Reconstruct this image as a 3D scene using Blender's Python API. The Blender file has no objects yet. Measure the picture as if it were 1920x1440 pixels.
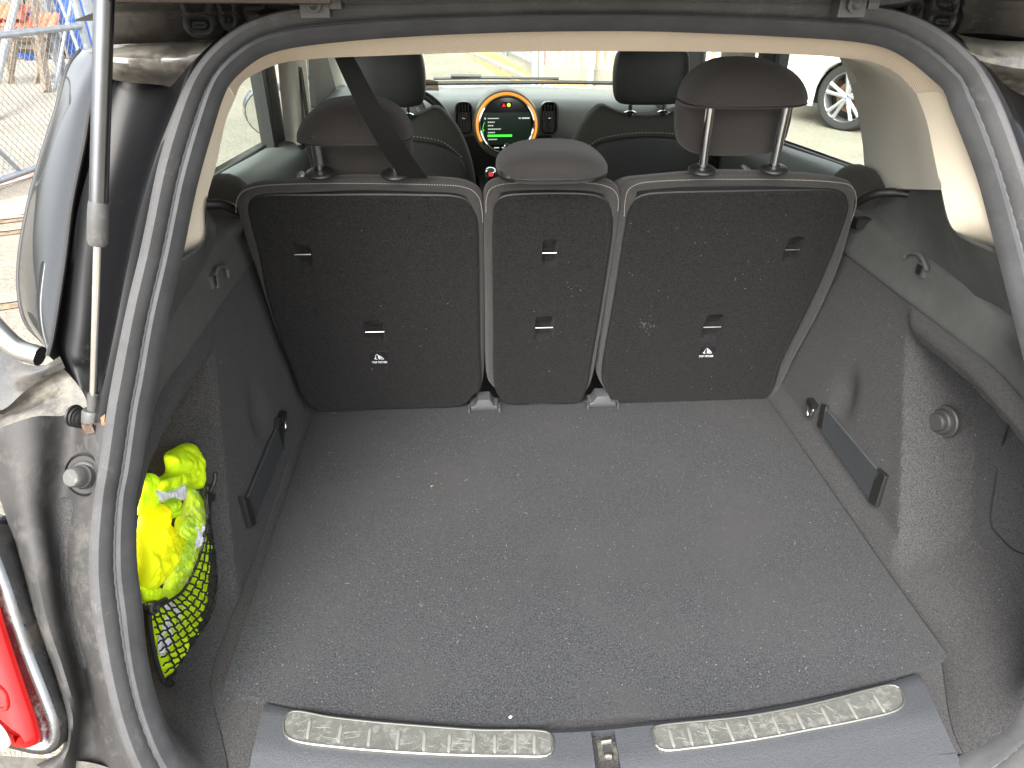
import bpy, bmesh, math, random
import numpy as np
from mathutils import Vector, noise
random.seed(7); np.random.seed(7)
SC = bpy.context.scene
COL = SC.collection

# ------------------------------------------------------------------ camera, sky, sun, exposure
F_PX, PITCH, YAW = 1340.0, math.radians(30.5), math.radians(3.4)
CAM = np.array([-.149, 0, 1.54])
cam_d = bpy.data.cameras.new('camera'); cam = bpy.data.objects.new('camera', cam_d); COL.objects.link(cam)
cam.location = CAM; cam.rotation_euler = (math.pi/2 - PITCH, 0, -YAW)
cam_d.sensor_width = 36; cam_d.lens = F_PX/1920*36; cam_d.clip_start = .02; cam_d.clip_end = 600
SC.camera = cam
W = bpy.data.worlds.new('World'); SC.world = W; W.use_nodes = True
nt = W.node_tree
sky = nt.nodes.new('ShaderNodeTexSky'); sky.sky_type = 'NISHITA'; sky.sun_disc = False
SUN_EL, SUN_AZ = math.radians(44), math.radians(200)       # azimuth from +Y (forward) clockwise: sun behind-left of the camera
sky.sun_elevation = SUN_EL; sky.sun_rotation = SUN_AZ
sky.air_density = 1.0; sky.dust_density = 4.0; sky.ozone_density = 1.0
hs = nt.nodes.new('ShaderNodeHueSaturation'); hs.inputs['Saturation'].default_value = .22; nt.links.new(sky.outputs[0], hs.inputs['Color']); nt.links.new(hs.outputs[0], nt.nodes['Background'].inputs[0]); nt.nodes['Background'].inputs[1].default_value = .15
sl = bpy.data.lights.new('sun', 'SUN'); sl.energy = .9; sl.angle = math.radians(40); sl.color = (1, .95, .86)
so = bpy.data.objects.new('sun', sl); COL.objects.link(so)
sd = Vector((math.sin(SUN_AZ)*math.cos(SUN_EL), math.cos(SUN_AZ)*math.cos(SUN_EL), math.sin(SUN_EL)))
so.rotation_euler = sd.to_track_quat('Z', 'Y').to_euler(); so.location = (0, 0, 8)
SC.view_settings.view_transform = 'Standard'; SC.view_settings.look = 'None'
SC.view_settings.exposure = 2.32; SC.view_settings.gamma = 1
SC.cycles.max_bounces = 10; SC.cycles.diffuse_bounces = 5; SC.cycles.transparent_max_bounces = 24

# ------------------------------------------------------------------ measuring helpers: a sight line met with a real plane
FW = np.array([math.sin(YAW)*math.cos(PITCH), math.cos(YAW)*math.cos(PITCH), -math.sin(PITCH)])
RT = np.array([math.cos(YAW), -math.sin(YAW), 0]); UP = np.cross(RT, FW)
def ray(p): return FW + RT*(p[0]-960)/F_PX - UP*(p[1]-720)/F_PX
def onplane(p, n, q):
    r = ray(p); n = np.array(n, float); return CAM + r*(np.dot(np.array(q)-CAM, n)/np.dot(r, n))
def PX(p, x): return onplane(p, (1, 0, 0), (x, 0, 0))
def PY(p, y): return onplane(p, (0, 1, 0), (0, y, 0))
def PZ(p, z): return onplane(p, (0, 0, 1), (0, 0, z))
APK = .5
def PA(p, off=0): return onplane(p, (0, 1, -APK), (0, .5+off, .7))       # tailgate opening plane, off = further into the car
SK = -.33
def PS(p, off=0): return onplane(p, (0, 1, -SK), (0, 1.33+off, .7))      # rear seat back plane
NS = np.array([0, -1, SK]); NS /= np.linalg.norm(NS)                     # out of the seat back, towards the boot opening
NA = np.array([0, -1, APK]); NA /= np.linalg.norm(NA)
def A(*v): return np.array(v, float)

# ------------------------------------------------------------------ materials
MATS = {}
def mat(name, col, rough=.6, metal=0, ns=0, na=0, bs=0, bd=0, spec=.5, sheen=0, speck=None, emit=None, alpha=None, trans=0, coat=0, weave=None, dust=None, big=None, mapping=None, ior=None):
    if name in MATS: return MATS[name]
    m = bpy.data.materials.new(name); m.use_nodes = True; t = m.node_tree; N = t.nodes; L = t.links
    b = N['Principled BSDF']; MATS[name] = m
    b.inputs['Roughness'].default_value = rough; b.inputs['Metallic'].default_value = metal
    b.inputs['Specular IOR Level'].default_value = spec
    if ior: b.inputs['IOR'].default_value = ior
    if sheen:
        b.inputs['Sheen Weight'].default_value = sheen; b.inputs['Sheen Roughness'].default_value = .5
    if coat: b.inputs['Coat Weight'].default_value = coat; b.inputs['Coat Roughness'].default_value = .05
    if trans: b.inputs['Transmission Weight'].default_value = trans
    tc = N.new('ShaderNodeTexCoord'); out = tc.outputs['Object']
    if mapping:
        mp = N.new('ShaderNodeMapping'); mp.inputs['Scale'].default_value = mapping; L.new(out, mp.inputs[0]); out = mp.outputs[0]
    rgb = N.new('ShaderNodeRGB'); rgb.outputs[0].default_value = (*col, 1); cur = rgb.outputs[0]
    def mixc(fac, a, c2, mode='MIX'):
        mx = N.new('ShaderNodeMix'); mx.data_type = 'RGBA'; mx.blend_type = mode
        if isinstance(fac, float): mx.inputs[0].default_value = fac
        else: L.new(fac, mx.inputs[0])
        L.new(a, mx.inputs[6])
        if isinstance(c2, tuple): mx.inputs[7].default_value = (*c2, 1)
        else: L.new(c2, mx.inputs[7])
        return mx.outputs[2]
    def nz(scale, detail=3, rough_=.6, src=None):
        n = N.new('ShaderNodeTexNoise'); n.inputs['Scale'].default_value = scale; n.inputs['Detail'].default_value = detail
        n.inputs['Roughness'].default_value = rough_; L.new(src or out, n.inputs['Vector']); return n
    def ramp(src, a, c):
        r = N.new('ShaderNodeMapRange'); r.inputs[1].default_value = a; r.inputs[2].default_value = c; L.new(src, r.inputs[0]); return r.outputs[0]
    if na:
        n = nz(ns, 4, .7)
        lo = tuple(c*(1-na) for c in col); hi = tuple(min(1, c*(1+na)) for c in col)
        rgb2 = N.new('ShaderNodeRGB'); rgb2.outputs[0].default_value = (*lo, 1)
        cur = mixc(ramp(n.outputs[0], .35, .65), rgb2.outputs[0], hi)
    if big:      # (scale, colour, lo, hi): large blotches of another colour (wear)
        n = nz(big[0], 5, .65); cur = mixc(ramp(n.outputs[0], big[2], big[3]), cur, big[1])
    if dust:     # (scale, colour, lo, hi) fine dust patches
        n = nz(dust[0], 8, .8); cur = mixc(ramp(n.outputs[0], dust[2], dust[3]), cur, dust[1])
        rr = N.new('ShaderNodeMapRange'); rr.inputs[1].default_value = dust[2]; rr.inputs[2].default_value = dust[3]
        rr.inputs[3].default_value = rough; rr.inputs[4].default_value = .9; L.new(n.outputs[0], rr.inputs[0]); L.new(rr.outputs[0], b.inputs['Roughness'])
    if speck:    # (scale, colour, threshold): tiny flecks
        v = N.new('ShaderNodeTexNoise'); v.inputs['Scale'].default_value = speck[0]; v.inputs['Detail'].default_value = 1
        L.new(out, v.inputs['Vector']); cur = mixc(ramp(v.outputs[0], speck[2], speck[2]+.04), cur, speck[1])
    L.new(cur, b.inputs['Base Color'])
    h = None
    if bd:
        n = nz(bs, 3, .7); h = n.outputs[0]
    if weave:
        w = N.new('ShaderNodeTexWave'); w.wave_type = 'BANDS'; w.bands_direction = 'DIAGONAL'; w.inputs['Scale'].default_value = weave; w.inputs['Distortion'].default_value = .4
        L.new(out, w.inputs['Vector']); h = w.outputs['Fac'] if h is None else h
        w2 = mixc(ramp(w.outputs['Fac'], 0, 1), cur, tuple(c*.72 for c in col)); L.new(w2, b.inputs['Base Color']); bd = bd or .0006
        h = w.outputs['Fac']
    if h is not None:
        bp = N.new('ShaderNodeBump'); bp.inputs['Strength'].default_value = 1; bp.inputs['Distance'].default_value = bd
        L.new(h, bp.inputs['Height']); L.new(bp.outputs[0], b.inputs['Normal'])
    if emit:
        b.inputs['Emission Color'].default_value = (*emit[0], 1); b.inputs['Emission Strength'].default_value = emit[1]
    return m
def window_glass(name, tint, gloss=.08):
    if name in MATS: return MATS[name]
    m = bpy.data.materials.new(name); m.use_nodes = True; t = m.node_tree; N = t.nodes; L = t.links; N.remove(N['Principled BSDF'])
    tr = N.new('ShaderNodeBsdfTransparent'); tr.inputs[0].default_value = (*tint, 1); gl = N.new('ShaderNodeBsdfGlossy'); gl.inputs['Roughness'].default_value = .02
    lw = N.new('ShaderNodeLayerWeight'); lw.inputs[0].default_value = .5; pw = N.new('ShaderNodeMath'); pw.operation = 'POWER'; pw.inputs[1].default_value = 5; L.new(lw.outputs['Facing'], pw.inputs[0])
    ma = N.new('ShaderNodeMath'); ma.operation = 'MULTIPLY_ADD'; ma.inputs[1].default_value = .6; ma.inputs[2].default_value = .04; L.new(pw.outputs[0], ma.inputs[0])
    mx = N.new('ShaderNodeMixShader'); L.new(ma.outputs[0], mx.inputs[0])
    L.new(tr.outputs[0], mx.inputs[1]); L.new(gl.outputs[0], mx.inputs[2]); L.new(mx.outputs[0], N['Material Output'].inputs[0]); MATS[name] = m
    return m
LINT = (.55, .55, .52)
carpet = mat('boot_carpet', (.034, .0355, .0385), 1, ns=420, na=.6, bs=900, bd=.0016, spec=.15, sheen=.06, big=(5, (.040, .040, .041), .45, .7), speck=(750, (.17, .17, .17), .72))
side_carpet = mat('side_carpet', (.049, .0485, .049), 1, ns=480, na=.5, bs=900, bd=.0018, spec=.15, sheen=.06, speck=(700, (.12, .12, .12), .75))
seat_carpet = mat('seat_back_carpet', (.0150, .0145, .0143), 1, ns=380, na=.6, bs=900, bd=.0012, spec=.12, sheen=.04, speck=(700, (.08, .077, .075), .75))
fabric = mat('seat_fabric', (.041, .039, .037), .95, ns=500, na=.28, bs=1300, bd=.0006, spec=.2, sheen=.12)
fabric_side = mat('seat_side_fabric', (.075, .069, .064), .95, ns=500, na=.28, bs=1300, bd=.0006, spec=.2, sheen=.1)
hr_fabric = mat('headrest_fabric', (.030, .0265, .024), .95, ns=500, na=.25, bs=1300, bd=.0006, spec=.2, sheen=.12)
front_fab = mat('front_seat_fabric', (.05, .047, .04), .8, ns=300, na=.15, bs=900, bd=.0005, spec=.3, sheen=.1)
front_leather = mat('front_seat_leather', (.028, .029, .028), .5, ns=60, na=.1, bs=600, bd=.0004, spec=.4)
thread = mat('stitching_thread', (.26, .24, .22), .8)
black_plastic = mat('black_plastic', (.012, .012, .012), .45, bs=900, bd=.0002)
trim_plastic = mat('trim_plastic', (.080, .082, .079), .55, ns=40, na=.08, bs=1100, bd=.0005, spec=.45, big=(26, (.105, .107, .104), .55, .75))
dark_trim = mat('dark_trim', (.010, .010, .010), .6, bs=900, bd=.0003)
sill_plastic = mat('sill_plastic', (.038, .041, .046), .55, ns=300, na=.12, bs=520, bd=.0007, spec=.5)
beige_cloth = mat('beige_headliner_cloth', (.82, .70, .56), .9, weave=230, spec=.15)
beige_plastic = mat('beige_pillar_plastic', (.74, .66, .53), .6, bs=900, bd=.0003, spec=.3)
grey_pillar = mat('grey_beige_pillar_plastic', (.76, .72, .63), .55, bs=900, bd=.0003, spec=.35)
rubber = mat('seal_rubber', (.068, .068, .069), .75, ns=14, na=.15, bs=300, bd=.0002, spec=.25, dust=(30, (.14, .137, .13), .55, .8))
rubber_in = mat('seal_lip_rubber', (.044, .045, .047), .7, ns=30, na=.15, spec=.3)
paint = mat('dark_metallic_paint', (.012, .012, .014), .12, metal=0, spec=.6, coat=1, dust=(22, (.10, .09, .07), .56, .78))
paint_dusty = mat('dusty_paint', (.05, .046, .04), .3, coat=.4, dust=(18, (.19, .175, .14), .42, .66))
paint_silver = mat('shoulder_paint', (.055, .053, .05), .2, metal=.5, coat=1, dust=(30, (.10, .088, .07), .5, .8))
paint_clean = mat('black_gutter_paint', (.004, .004, .0045), .32, spec=.2, coat=.04, dust=(26, (.05, .045, .04), .62, .85))
gut_plastic = mat('gutter_plastic', (.028, .027, .0262), .6, ns=20, na=.15, bs=500, bd=.0003, dust=(25, (.095, .088, .078), .5, .8))
chrome = mat('chrome', (.75, .75, .74), .12, metal=1, ns=15, na=.1)
satin = mat('satin_metal', (.55, .55, .54), .3, metal=1, ns=15, na=.1)
strut_metal = mat('strut_cylinder_metal', (.15, .153, .16), .25, metal=1, ns=30, na=.08)
grey_plastic = mat('grey_plastic', (.06, .06, .059), .5, bs=500, bd=.0002, dust=(60, (.17, .15, .12), .55, .75))
red_lens = mat('red_lamp_lens', (.15, .001, .001), .25, spec=.3, coat=.3, emit=((.8, .005, .003), .12))
clear_lens = mat('clear_lamp_lens', (.62, .5, .46), .2, coat=1, bs=220, bd=.002)
quarter_glass = mat('dark_quarter_glass', (.02, .022, .024), .05, spec=.45, coat=.1)
scuff = mat('scuff_plate_steel', (.098, .10, .09), .55, metal=.2, ns=70, na=.16, big=(90, (.16, .16, .145), .52, .62))
scuff_rim = mat('scuff_plate_rim', (.28, .28, .26), .42, metal=.9)
lint_m = mat('lint', (.19, .19, .18), .9)
leafm = mat('dry_leaf', (.20, .105, .055), .8, ns=80, na=.3)
crumbm = mat('crumb', (.60, .47, .30), .8, ns=200, na=.3)

# ------------------------------------------------------------------ object helpers
ROOTS = {}
def thing(name, label, cat, loc=(0, 0, 0), group=None):
    o = bpy.data.objects.new(name, None); COL.objects.link(o); o.location = loc; o.empty_display_size = .05
    o['label'] = label; o['category'] = cat
    if group: o['group'] = group
    ROOTS[o.name] = np.array(loc, float); o['rk'] = o.name
    return o
def root_loc(o):
    while o.parent: o = o.parent
    return ROOTS.get(o.name, np.zeros(3))
def obj(name, V, F, m, parent=None, smooth=True, angle=40, label=None, stuff=False):
    base = root_loc(parent) if parent is not None else np.zeros(3)
    V = [tuple(np.array(v, float)-base) for v in V]
    me = bpy.data.meshes.new(name); me.from_pydata(V, [], F)
    bm = bmesh.new(); bm.from_mesh(me); bmesh.ops.remove_doubles(bm, verts=bm.verts, dist=1e-6); bmesh.ops.recalc_face_normals(bm, faces=bm.faces); bm.to_mesh(me); bm.free()
    ms = m if isinstance(m, (list, tuple)) else [m]
    for x in ms: me.materials.append(x)
    if smooth:
        me.shade_smooth(); me.set_sharp_from_angle(angle=math.radians(angle))
    o = bpy.data.objects.new(name, me); COL.objects.link(o)
    if parent is not None: o.parent = parent
    if label: o['label'] = label
    if stuff: o['kind'] = 'stuff'
    return o
def solo(name, V, F, m, label, cat, loc, group=None, **k):
    """a thing that is one mesh, its origin at loc"""
    V = [tuple(np.array(v, float)-np.array(loc, float)) for v in V]
    o = obj(name, V, F, m, None, **k); o.location = loc; o['label'] = label; o['category'] = cat
    if group: o['group'] = group
    return o
def structure(name, V, F, m, **k):
    o = obj(name, V, F, m, **k); o['kind'] = 'structure'; return o
class MB:
    def __init__(s): s.V = []; s.F = []
    def add(s, V, F):
        n = len(s.V); s.V += [tuple(v) for v in V]; s.F += [tuple(i+n for i in f) for f in F]; return s
    def box(s, c, d, rot=None):
        c = np.array(c, float); d = np.array(d, float)/2; v = []
        for i in (-1, 1):
            for j in (-1, 1):
                for k in (-1, 1):
                    p = np.array([i, j, k])*d
                    if rot is not None: p = rot @ p
                    v.append(c+p)
        return s.add(v, [(0, 1, 3, 2), (4, 6, 7, 5), (0, 4, 5, 1), (2, 3, 7, 6), (0, 2, 6, 4), (1, 5, 7, 3)])
    def tube(s, pts, r, n=10, caps=True, closed=False):
        V, F = tube(pts, r, n, caps, closed); return s.add(V, F)
    def obj(s, name, m, parent=None, **k): return obj(name, s.V, s.F, m, parent, **k)
def frame_of(t):
    t = t/np.linalg.norm(t); a = A(0, 0, 1) if abs(t[2]) < .9 else A(1, 0, 0)
    u = np.cross(a, t); u /= np.linalg.norm(u); return u, np.cross(t, u)
def tube(pts, r, n=10, caps=True, closed=False):
    pts = [np.array(p, float) for p in pts]; V = []; F = []; m = len(pts)
    rs = r if hasattr(r, '__len__') else [r]*m
    pu = None
    for i, p in enumerate(pts):
        if closed: t = pts[(i+1) % m]-pts[i-1]
        else: t = pts[min(i+1, m-1)]-pts[max(i-1, 0)]
        if np.linalg.norm(t) < 1e-9: t = A(0, 0, 1)
        t = t/np.linalg.norm(t)
        if pu is None: u, w = frame_of(t)
        else:
            u = pu - t*np.dot(pu, t)
            if np.linalg.norm(u) < 1e-6: u, _ = frame_of(t)
            u /= np.linalg.norm(u); w = np.cross(t, u)
        pu = u
        for k in range(n):
            a = 2*math.pi*k/n; V.append(p+(u*math.cos(a)+w*math.sin(a))*rs[i])
    for i in range(m if closed else m-1):
        j = (i+1) % m
        for k in range(n):
            F.append((i*n+k, i*n+(k+1) % n, j*n+(k+1) % n, j*n+k))
    if caps and not closed: F.append(tuple(range(n))[::-1]); F.append(tuple((m-1)*n+k for k in range(n)))
    return V, F
def lathe(c, axis, prof, n=32, sx=1):
    """prof: list of (radius, height along axis)"""
    axis = np.array(axis, float); axis /= np.linalg.norm(axis); u, w = frame_of(axis); V = []; F = []
    for r, h in prof:
        for k in range(n):
            a = 2*math.pi*k/n; V.append(np.array(c)+axis*h+(u*math.cos(a)*sx+w*math.sin(a))*max(r, 1e-5))
    for i in range(len(prof)-1):
        for k in range(n): F.append((i*n+k, i*n+(k+1) % n, (i+1)*n+(k+1) % n, (i+1)*n+k))
    F.append(tuple(range(n))); F.append(tuple((len(prof)-1)*n+k for k in range(n)))
    return V, F
def catmull(P, n, closed=False):
    """n points evenly spaced along a smooth curve through P"""
    P = [np.array(p, float) for p in P]; m = len(P); D = []
    if m == 2: return [P[0]+(P[1]-P[0])*i/(n-1) for i in range(n)]
    segs = m if closed else m-1
    for i in range(segs):
        if closed: a, b, c, d = P[i-1], P[i], P[(i+1) % m], P[(i+2) % m]
        else: b, c = P[i], P[i+1]; a = P[i-1] if i > 0 else 2*b-c; d = P[i+2] if i+2 < m else 2*c-b
        d1 = max(np.linalg.norm(b-a), 1e-9)**.5; d2 = max(np.linalg.norm(c-b), 1e-9)**.5; d3 = max(np.linalg.norm(d-c), 1e-9)**.5
        m1 = (d1*d1*c-d2*d2*a+(2*d1*d1+3*d1*d2+d2*d2)*b*0)/(1) if False else None
        # centripetal tangents
        t1 = ((b-a)/d1-(c-a)/(d1+d2)+(c-b)/d2)*d2; t2 = ((c-b)/d2-(d-b)/(d2+d3)+(d-c)/d3)*d2
        for j in range(12):
            t = j/12.; h = t*t*(3-2*t)
            D.append((2*t**3-3*t*t+1)*b+(t**3-2*t*t+t)*t1+h*c+(t**3-t*t)*t2)
    D.append(P[0] if closed else P[-1])
    D = np.array(D); s = np.concatenate([[0], np.cumsum(np.linalg.norm(np.diff(D, axis=0), axis=1))])
    q = np.linspace(0, s[-1], n, endpoint=not closed)
    return [A(*[np.interp(x, s, D[:, k]) for k in range(D.shape[1])]) for x in q]
def poly_resample(P, n):
    D = np.array(P, float); s = np.concatenate([[0], np.cumsum(np.linalg.norm(np.diff(D, axis=0), axis=1))])
    return [A(*[np.interp(x, s, D[:, k]) for k in range(D.shape[1])]) for x in np.linspace(0, s[-1], n)]
def surf(curves, nu=40, nv=0, smooth=True):
    """loft a grid through several curves; nv sub-steps between curves"""
    C = [catmull(c, nu) for c in curves]; R = C
    if nv:
        R = []
        cols = [catmull([c[i] for c in C], (len(C)-1)*nv+1) if smooth else poly_resample([c[i] for c in C], (len(C)-1)*nv+1) for i in range(nu)]
        R = [[cols[i][j] for i in range(nu)] for j in range((len(C)-1)*nv+1)]
    V = [p for r in R for p in r]; F = []
    for j in range(len(R)-1):
        for i in range(nu-1): F.append((j*nu+i, j*nu+i+1, (j+1)*nu+i+1, (j+1)*nu+i))
    return V, F
def mirror(VF):
    V, F = VF; return [(-v[0], v[1], v[2]) for v in V], [f[::-1] for f in F]
def thicken(VF, d):
    """give an open sheet a second skin shifted by vector d and close its rim"""
    V, F = VF; V = [np.array(v, float) for v in V]; n = len(V); d = np.array(d, float); ed = {}
    for f in F:
        for a, b in zip(f, f[1:]+f[:1]): ed[(a, b)] = 1
    F2 = list(F)+[tuple(i+n for i in f[::-1]) for f in F]
    for (a, b) in ed:
        if (b, a) not in ed: F2.append((b, a, a+n, b+n))
    return V+[v+d for v in V], F2
def slab(outline, nrm, prof, closed_fill=True, back=None):
    """outline: closed ring of points on a plane; prof: list of (inset, height along nrm); a rounded panel"""
    P = [np.array(p, float) for p in outline]; n = len(P); nrm = np.array(nrm, float); nrm /= np.linalg.norm(nrm)
    c = sum(P)/n
    area = sum(np.dot(np.cross(P[i]-c, P[(i+1) % n]-c), nrm) for i in range(n))
    sg = 1 if area > 0 else -1
    N = []
    for i in range(n):
        t = P[(i+1) % n]-P[i-1]; t /= max(np.linalg.norm(t), 1e-9); N.append(np.cross(nrm, t)*sg)
    V = []; F = []
    for ins, h in prof:
        for i in range(n): V.append(P[i]+N[i]*ins+nrm*h)
    for j in range(len(prof)-1):
        for i in range(n): F.append((j*n+i, j*n+(i+1) % n, (j+1)*n+(i+1) % n, (j+1)*n+i))
    F.append(tuple(range((len(prof)-1)*n, len(prof)*n)))
    if closed_fill: F.append(tuple(range(n))[::-1])
    return V, F
def round_prof(r, depth, top=0, k=5):
    p = [(0, top-depth)]
    for i in range(k+1):
        a = math.pi/2*i/k; p.append((r*(1-math.cos(a)), top-r+r*math.sin(a)))
    return p
def rrect(w, h, r, n=6):
    out = []
    for cx, cy, a0 in ((w/2-r, h/2-r, 0), (-w/2+r, h/2-r, 90), (-w/2+r, -h/2+r, 180), (w/2-r, -h/2+r, 270)):
        for i in range(n+1):
            a = math.radians(a0+90*i/n); out.append((cx+r*math.cos(a), cy+r*math.sin(a)))
    return out
def place2d(pts, c, u, v): return [np.array(c)+np.array(u)*a+np.array(v)*b for a, b in pts]
def sm(t): t = min(1, max(0, t)); return t*t*(3-2*t)
def fbm(p, s): return noise.fractal(Vector(p)*s, .9, 2.1, 4)
def stitches(curve, nrm, sp=.0042, ln=.0024, r=.0006):
    m = MB(); L = sum(np.linalg.norm(np.array(b)-a) for a, b in zip(curve, curve[1:])); k = int(L/sp)
    pts = poly_resample(curve, k+1)
    for a, b in zip(pts, pts[1:]):
        d = (b-a); u = d/np.linalg.norm(d); w = np.cross(u, nrm); w /= np.linalg.norm(w); c = (a+b)/2
        R = np.column_stack([u, w, nrm]); m.box(c+nrm*r*.5, (ln, r*2, r*1.6), R)
    return m
def boolean_cut(o, cutters):
    for c in cutters:
        md = o.modifiers.new('cut', 'BOOLEAN'); md.operation = 'DIFFERENCE'; md.object = c; md.solver = 'EXACT'
    bpy.context.view_layer.update()
    dg = bpy.context.evaluated_depsgraph_get(); me = bpy.data.meshes.new_from_object(o.evaluated_get(dg))
    o.modifiers.clear(); o.data = me
    for c in cutters: bpy.data.objects.remove(c, do_unlink=True)
    me.shade_smooth(); me.set_sharp_from_angle(angle=math.radians(35))
def text_mesh(s, size):
    cu = bpy.data.curves.new('t', 'FONT'); cu.body = s; cu.size = size; cu.align_x = 'CENTER'; cu.align_y = 'CENTER'; cu.resolution_u = 3; cu.offset = size*.03
    o = bpy.data.objects.new('t', cu); COL.objects.link(o); bpy.context.view_layer.update()
    me = bpy.data.meshes.new_from_object(o.evaluated_get(bpy.context.evaluated_depsgraph_get()))
    V = [(v.co.x, v.co.y) for v in me.vertices]; F = [tuple(p.vertices) for p in me.polygons]
    bpy.data.objects.remove(o, do_unlink=True); bpy.data.curves.remove(cu); bpy.data.meshes.remove(me)
    return V, F

# ================================================================== SETTING: ground
asphalt = mat('asphalt_ground', (.22, .20, .165), .95, ns=26, na=.22, bs=90, bd=.01, spec=.2, big=(.7, (.30, .275, .22), .4, .7), speck=(60, (.42, .39, .33), .64))
structure('ground', [(-250, -150, 0), (250, -150, 0), (250, 400, 0), (-250, 400, 0)], [(0, 1, 2, 3)], asphalt)
concrete = mat('pale_concrete', (.26, .245, .21), .9, ns=12, na=.12, bs=60, bd=.004)
pinkm = mat('faded_red_line_paint', (.36, .20, .18), .9, ns=20, na=.35, big=(6, (.40, .36, .31), .5, .6))
def strip(name, pts, w, z, m):
    a, b = np.array(pts[0]), np.array(pts[1]); d = b-a; d /= np.linalg.norm(d); nn = A(-d[1], d[0])*w/2
    V = [(*(a+nn), z), (*(b+nn), z), (*(b-nn), z), (*(a-nn), z)]; structure(name, V, [(0, 1, 2, 3)], m, smooth=False)
strip('faded_red_line', [A(-9, 3.0), A(-3.0, 8.5)] if False else [PZ((-300, 420), 0)[:2], PZ((120, 305), 0)[:2]], .35, .004, pinkm)
strip('pavement_strip', [PZ((-300, 455), 0)[:2], PZ((200, 352), 0)[:2]], .5, .004, concrete)
leaf_ground = mat('leaf_littered_ground', (.42, .27, .10), .95, ns=18, na=.5, bs=60, bd=.01)
railm = mat('rusty_tram_rail', (.36, .29, .22), .5, metal=.4, ns=12, na=.3)
grv = mat('rail_groove_dirt', (.20, .14, .085), .95, ns=20, na=.5)
for py0, py1 in ((408, 396), (430, 418), (572, 548)):
    a = PZ((-300, py0+40), 0)[:2]; b = PZ((130, py1), 0)[:2]
    strip('tram_rail', [a, b], .07, .008, railm)
    d = (b-a)/np.linalg.norm(b-a); nn = A(-d[1], d[0])*(-.09)
    strip('rail_groove', [a+nn, b+nn], .07, .006, grv)
# kerb and leaf-littered verge seen through the windscreen
v0, v1, v2 = PZ((926, 100), 0), PZ((1010, 146), 0), PZ((1113, 160), 0)
far = v0+(v0-v1)*5
structure('leaf_litter_verge', [v1+A(.0, 0, .005), far+A(.0, 0, .005), far+A(-.55, 0, .005), v1+A(-.55, -.1, .005), v2+A(-.3, -.5, .005), v2+A(0, 0, .005)], [(0, 1, 2, 3), (0, 3, 4, 5)], leaf_ground, smooth=False)
kb = MB(); k0 = PZ((986, 152), 0); k1 = PZ((883, 102), 0); kd = k1-k0
for i in range(24):
    a = k0+kd*(i/4.-.9); b = k0+kd*((i+.96)/4.-.9); c = (a+b)/2; u = (b-a); L = np.linalg.norm(u); u /= L
    kb.box(c+A(0, 0, .03), (.12, L, .08), np.column_stack([A(u[1], -u[0], 0), u, A(0, 0, 1)]))
structure('kerb', kb.V, kb.F, concrete, smooth=False)

# ================================================================== THE CAR
car = thing('car', 'dark car seen through its open tailgate into the empty boot', 'car', (0, 1.8, 0))
def part(name, VF, m, parent=car, **k): return obj(name, VF[0], VF[1], m, parent, **k)

# ---- tailgate opening: measured inner and outer edge of the weatherstrip
inn = [(340, 480), (367, 350), (400, 233), (417, 180), (432, 152), (480, 110), (525, 92), (650, 75), (789, 65), (900, 60), (1000, 57), (1200, 56), (1330, 60), (1462, 66), (1612, 77), (1669, 90), (1714, 116), (1755, 150), (1774, 169), (1785, 200), (1807, 255), (1837, 337), (1867, 450), (1895, 560), (1920, 660), (1960, 830), (1975, 1000), (1965, 1150), (1935, 1270), (1902, 1352), (1867, 1383), (1797, 1425), (1720, 1500), (1500, 1600), (1133, 1640), (800, 1620), (520, 1550), (410, 1490), (339, 1421), (298, 1330), (275, 1238), (264, 1137), (254, 1055), (257, 931), (267, 880), (283, 767), (293, 717), (313, 600)]
outp = [(280, 440), (283, 400), (300, 320), (317, 260), (347, 173), (377, 113), (413, 72), (428, 61), (492, 33), (567, 19), (678, 11), (900, 3), (1000, 1), (1200, 1), (1400, 4), (1537, 9), (1650, 19), (1725, 41), (1774, 71), (1830, 131), (1875, 225), (1912, 337), (1950, 450), (1985, 600), (2020, 760), (2045, 920), (2045, 1080), (2030, 1220), (1990, 1330), (1930, 1420), (1840, 1510), (1700, 1610), (1500, 1690), (1133, 1730), (800, 1710), (520, 1650), (360, 1570), (261, 1440), (229, 1367), (206, 1261), (183, 1170), (172, 1055), (183, 940), (198, 840), (213, 733), (240, 600), (262, 500)]
IN = catmull([PA(p) for p in inn], 700, True); OUTD = np.array(catmull([PA(p) for p in outp], 2400, True))
OU = []
for p in IN: OU.append(OUTD[np.argmin(((OUTD-p)**2).sum(1))])
OU = [sum(OU[(i+k) % 700] for k in range(-9, 10))/19 for i in range(700)]
def ring_loft(prof, wob=0):
    V = []; F = []; n = len(IN); k = len(prof)
    for i in range(n):
        for j, (t, h) in enumerate(prof):
            hh = h + (wob*math.sin(i*2.2) if 0 < j < k-1 else 0)
            V.append(OU[i]*(1-t)+IN[i]*t+NA*hh)
    for i in range(n):
        for j in range(k-1): F.append((i*k+j, ((i+1) % n)*k+j, ((i+1) % n)*k+j+1, i*k+j+1))
    return V, F
part('weatherstrip', ring_loft([(-.03, -.012), (-.02, .004), (.04, .013), (.13, .020), (.25, .0245), (.38, .0235), (.48, .016), (.54, .006), (.56, -.002)]), rubber, label='grey rubber bulb seal around the boot opening')
part('weatherstrip_bead', ring_loft([(.53, -.002), (.545, .006), (.575, .0095), (.61, .0085), (.63, .004)], .0008), mat('seal_bead', (.045, .046, .05), .6))
part('weatherstrip_lip', ring_loft([(.61, .0), (.64, .011), (.72, .0165), (.82, .0165), (.92, .009), (.985, .002), (1.0, -.004)]), rubber_in)
INarr = np.array(IN)
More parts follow.
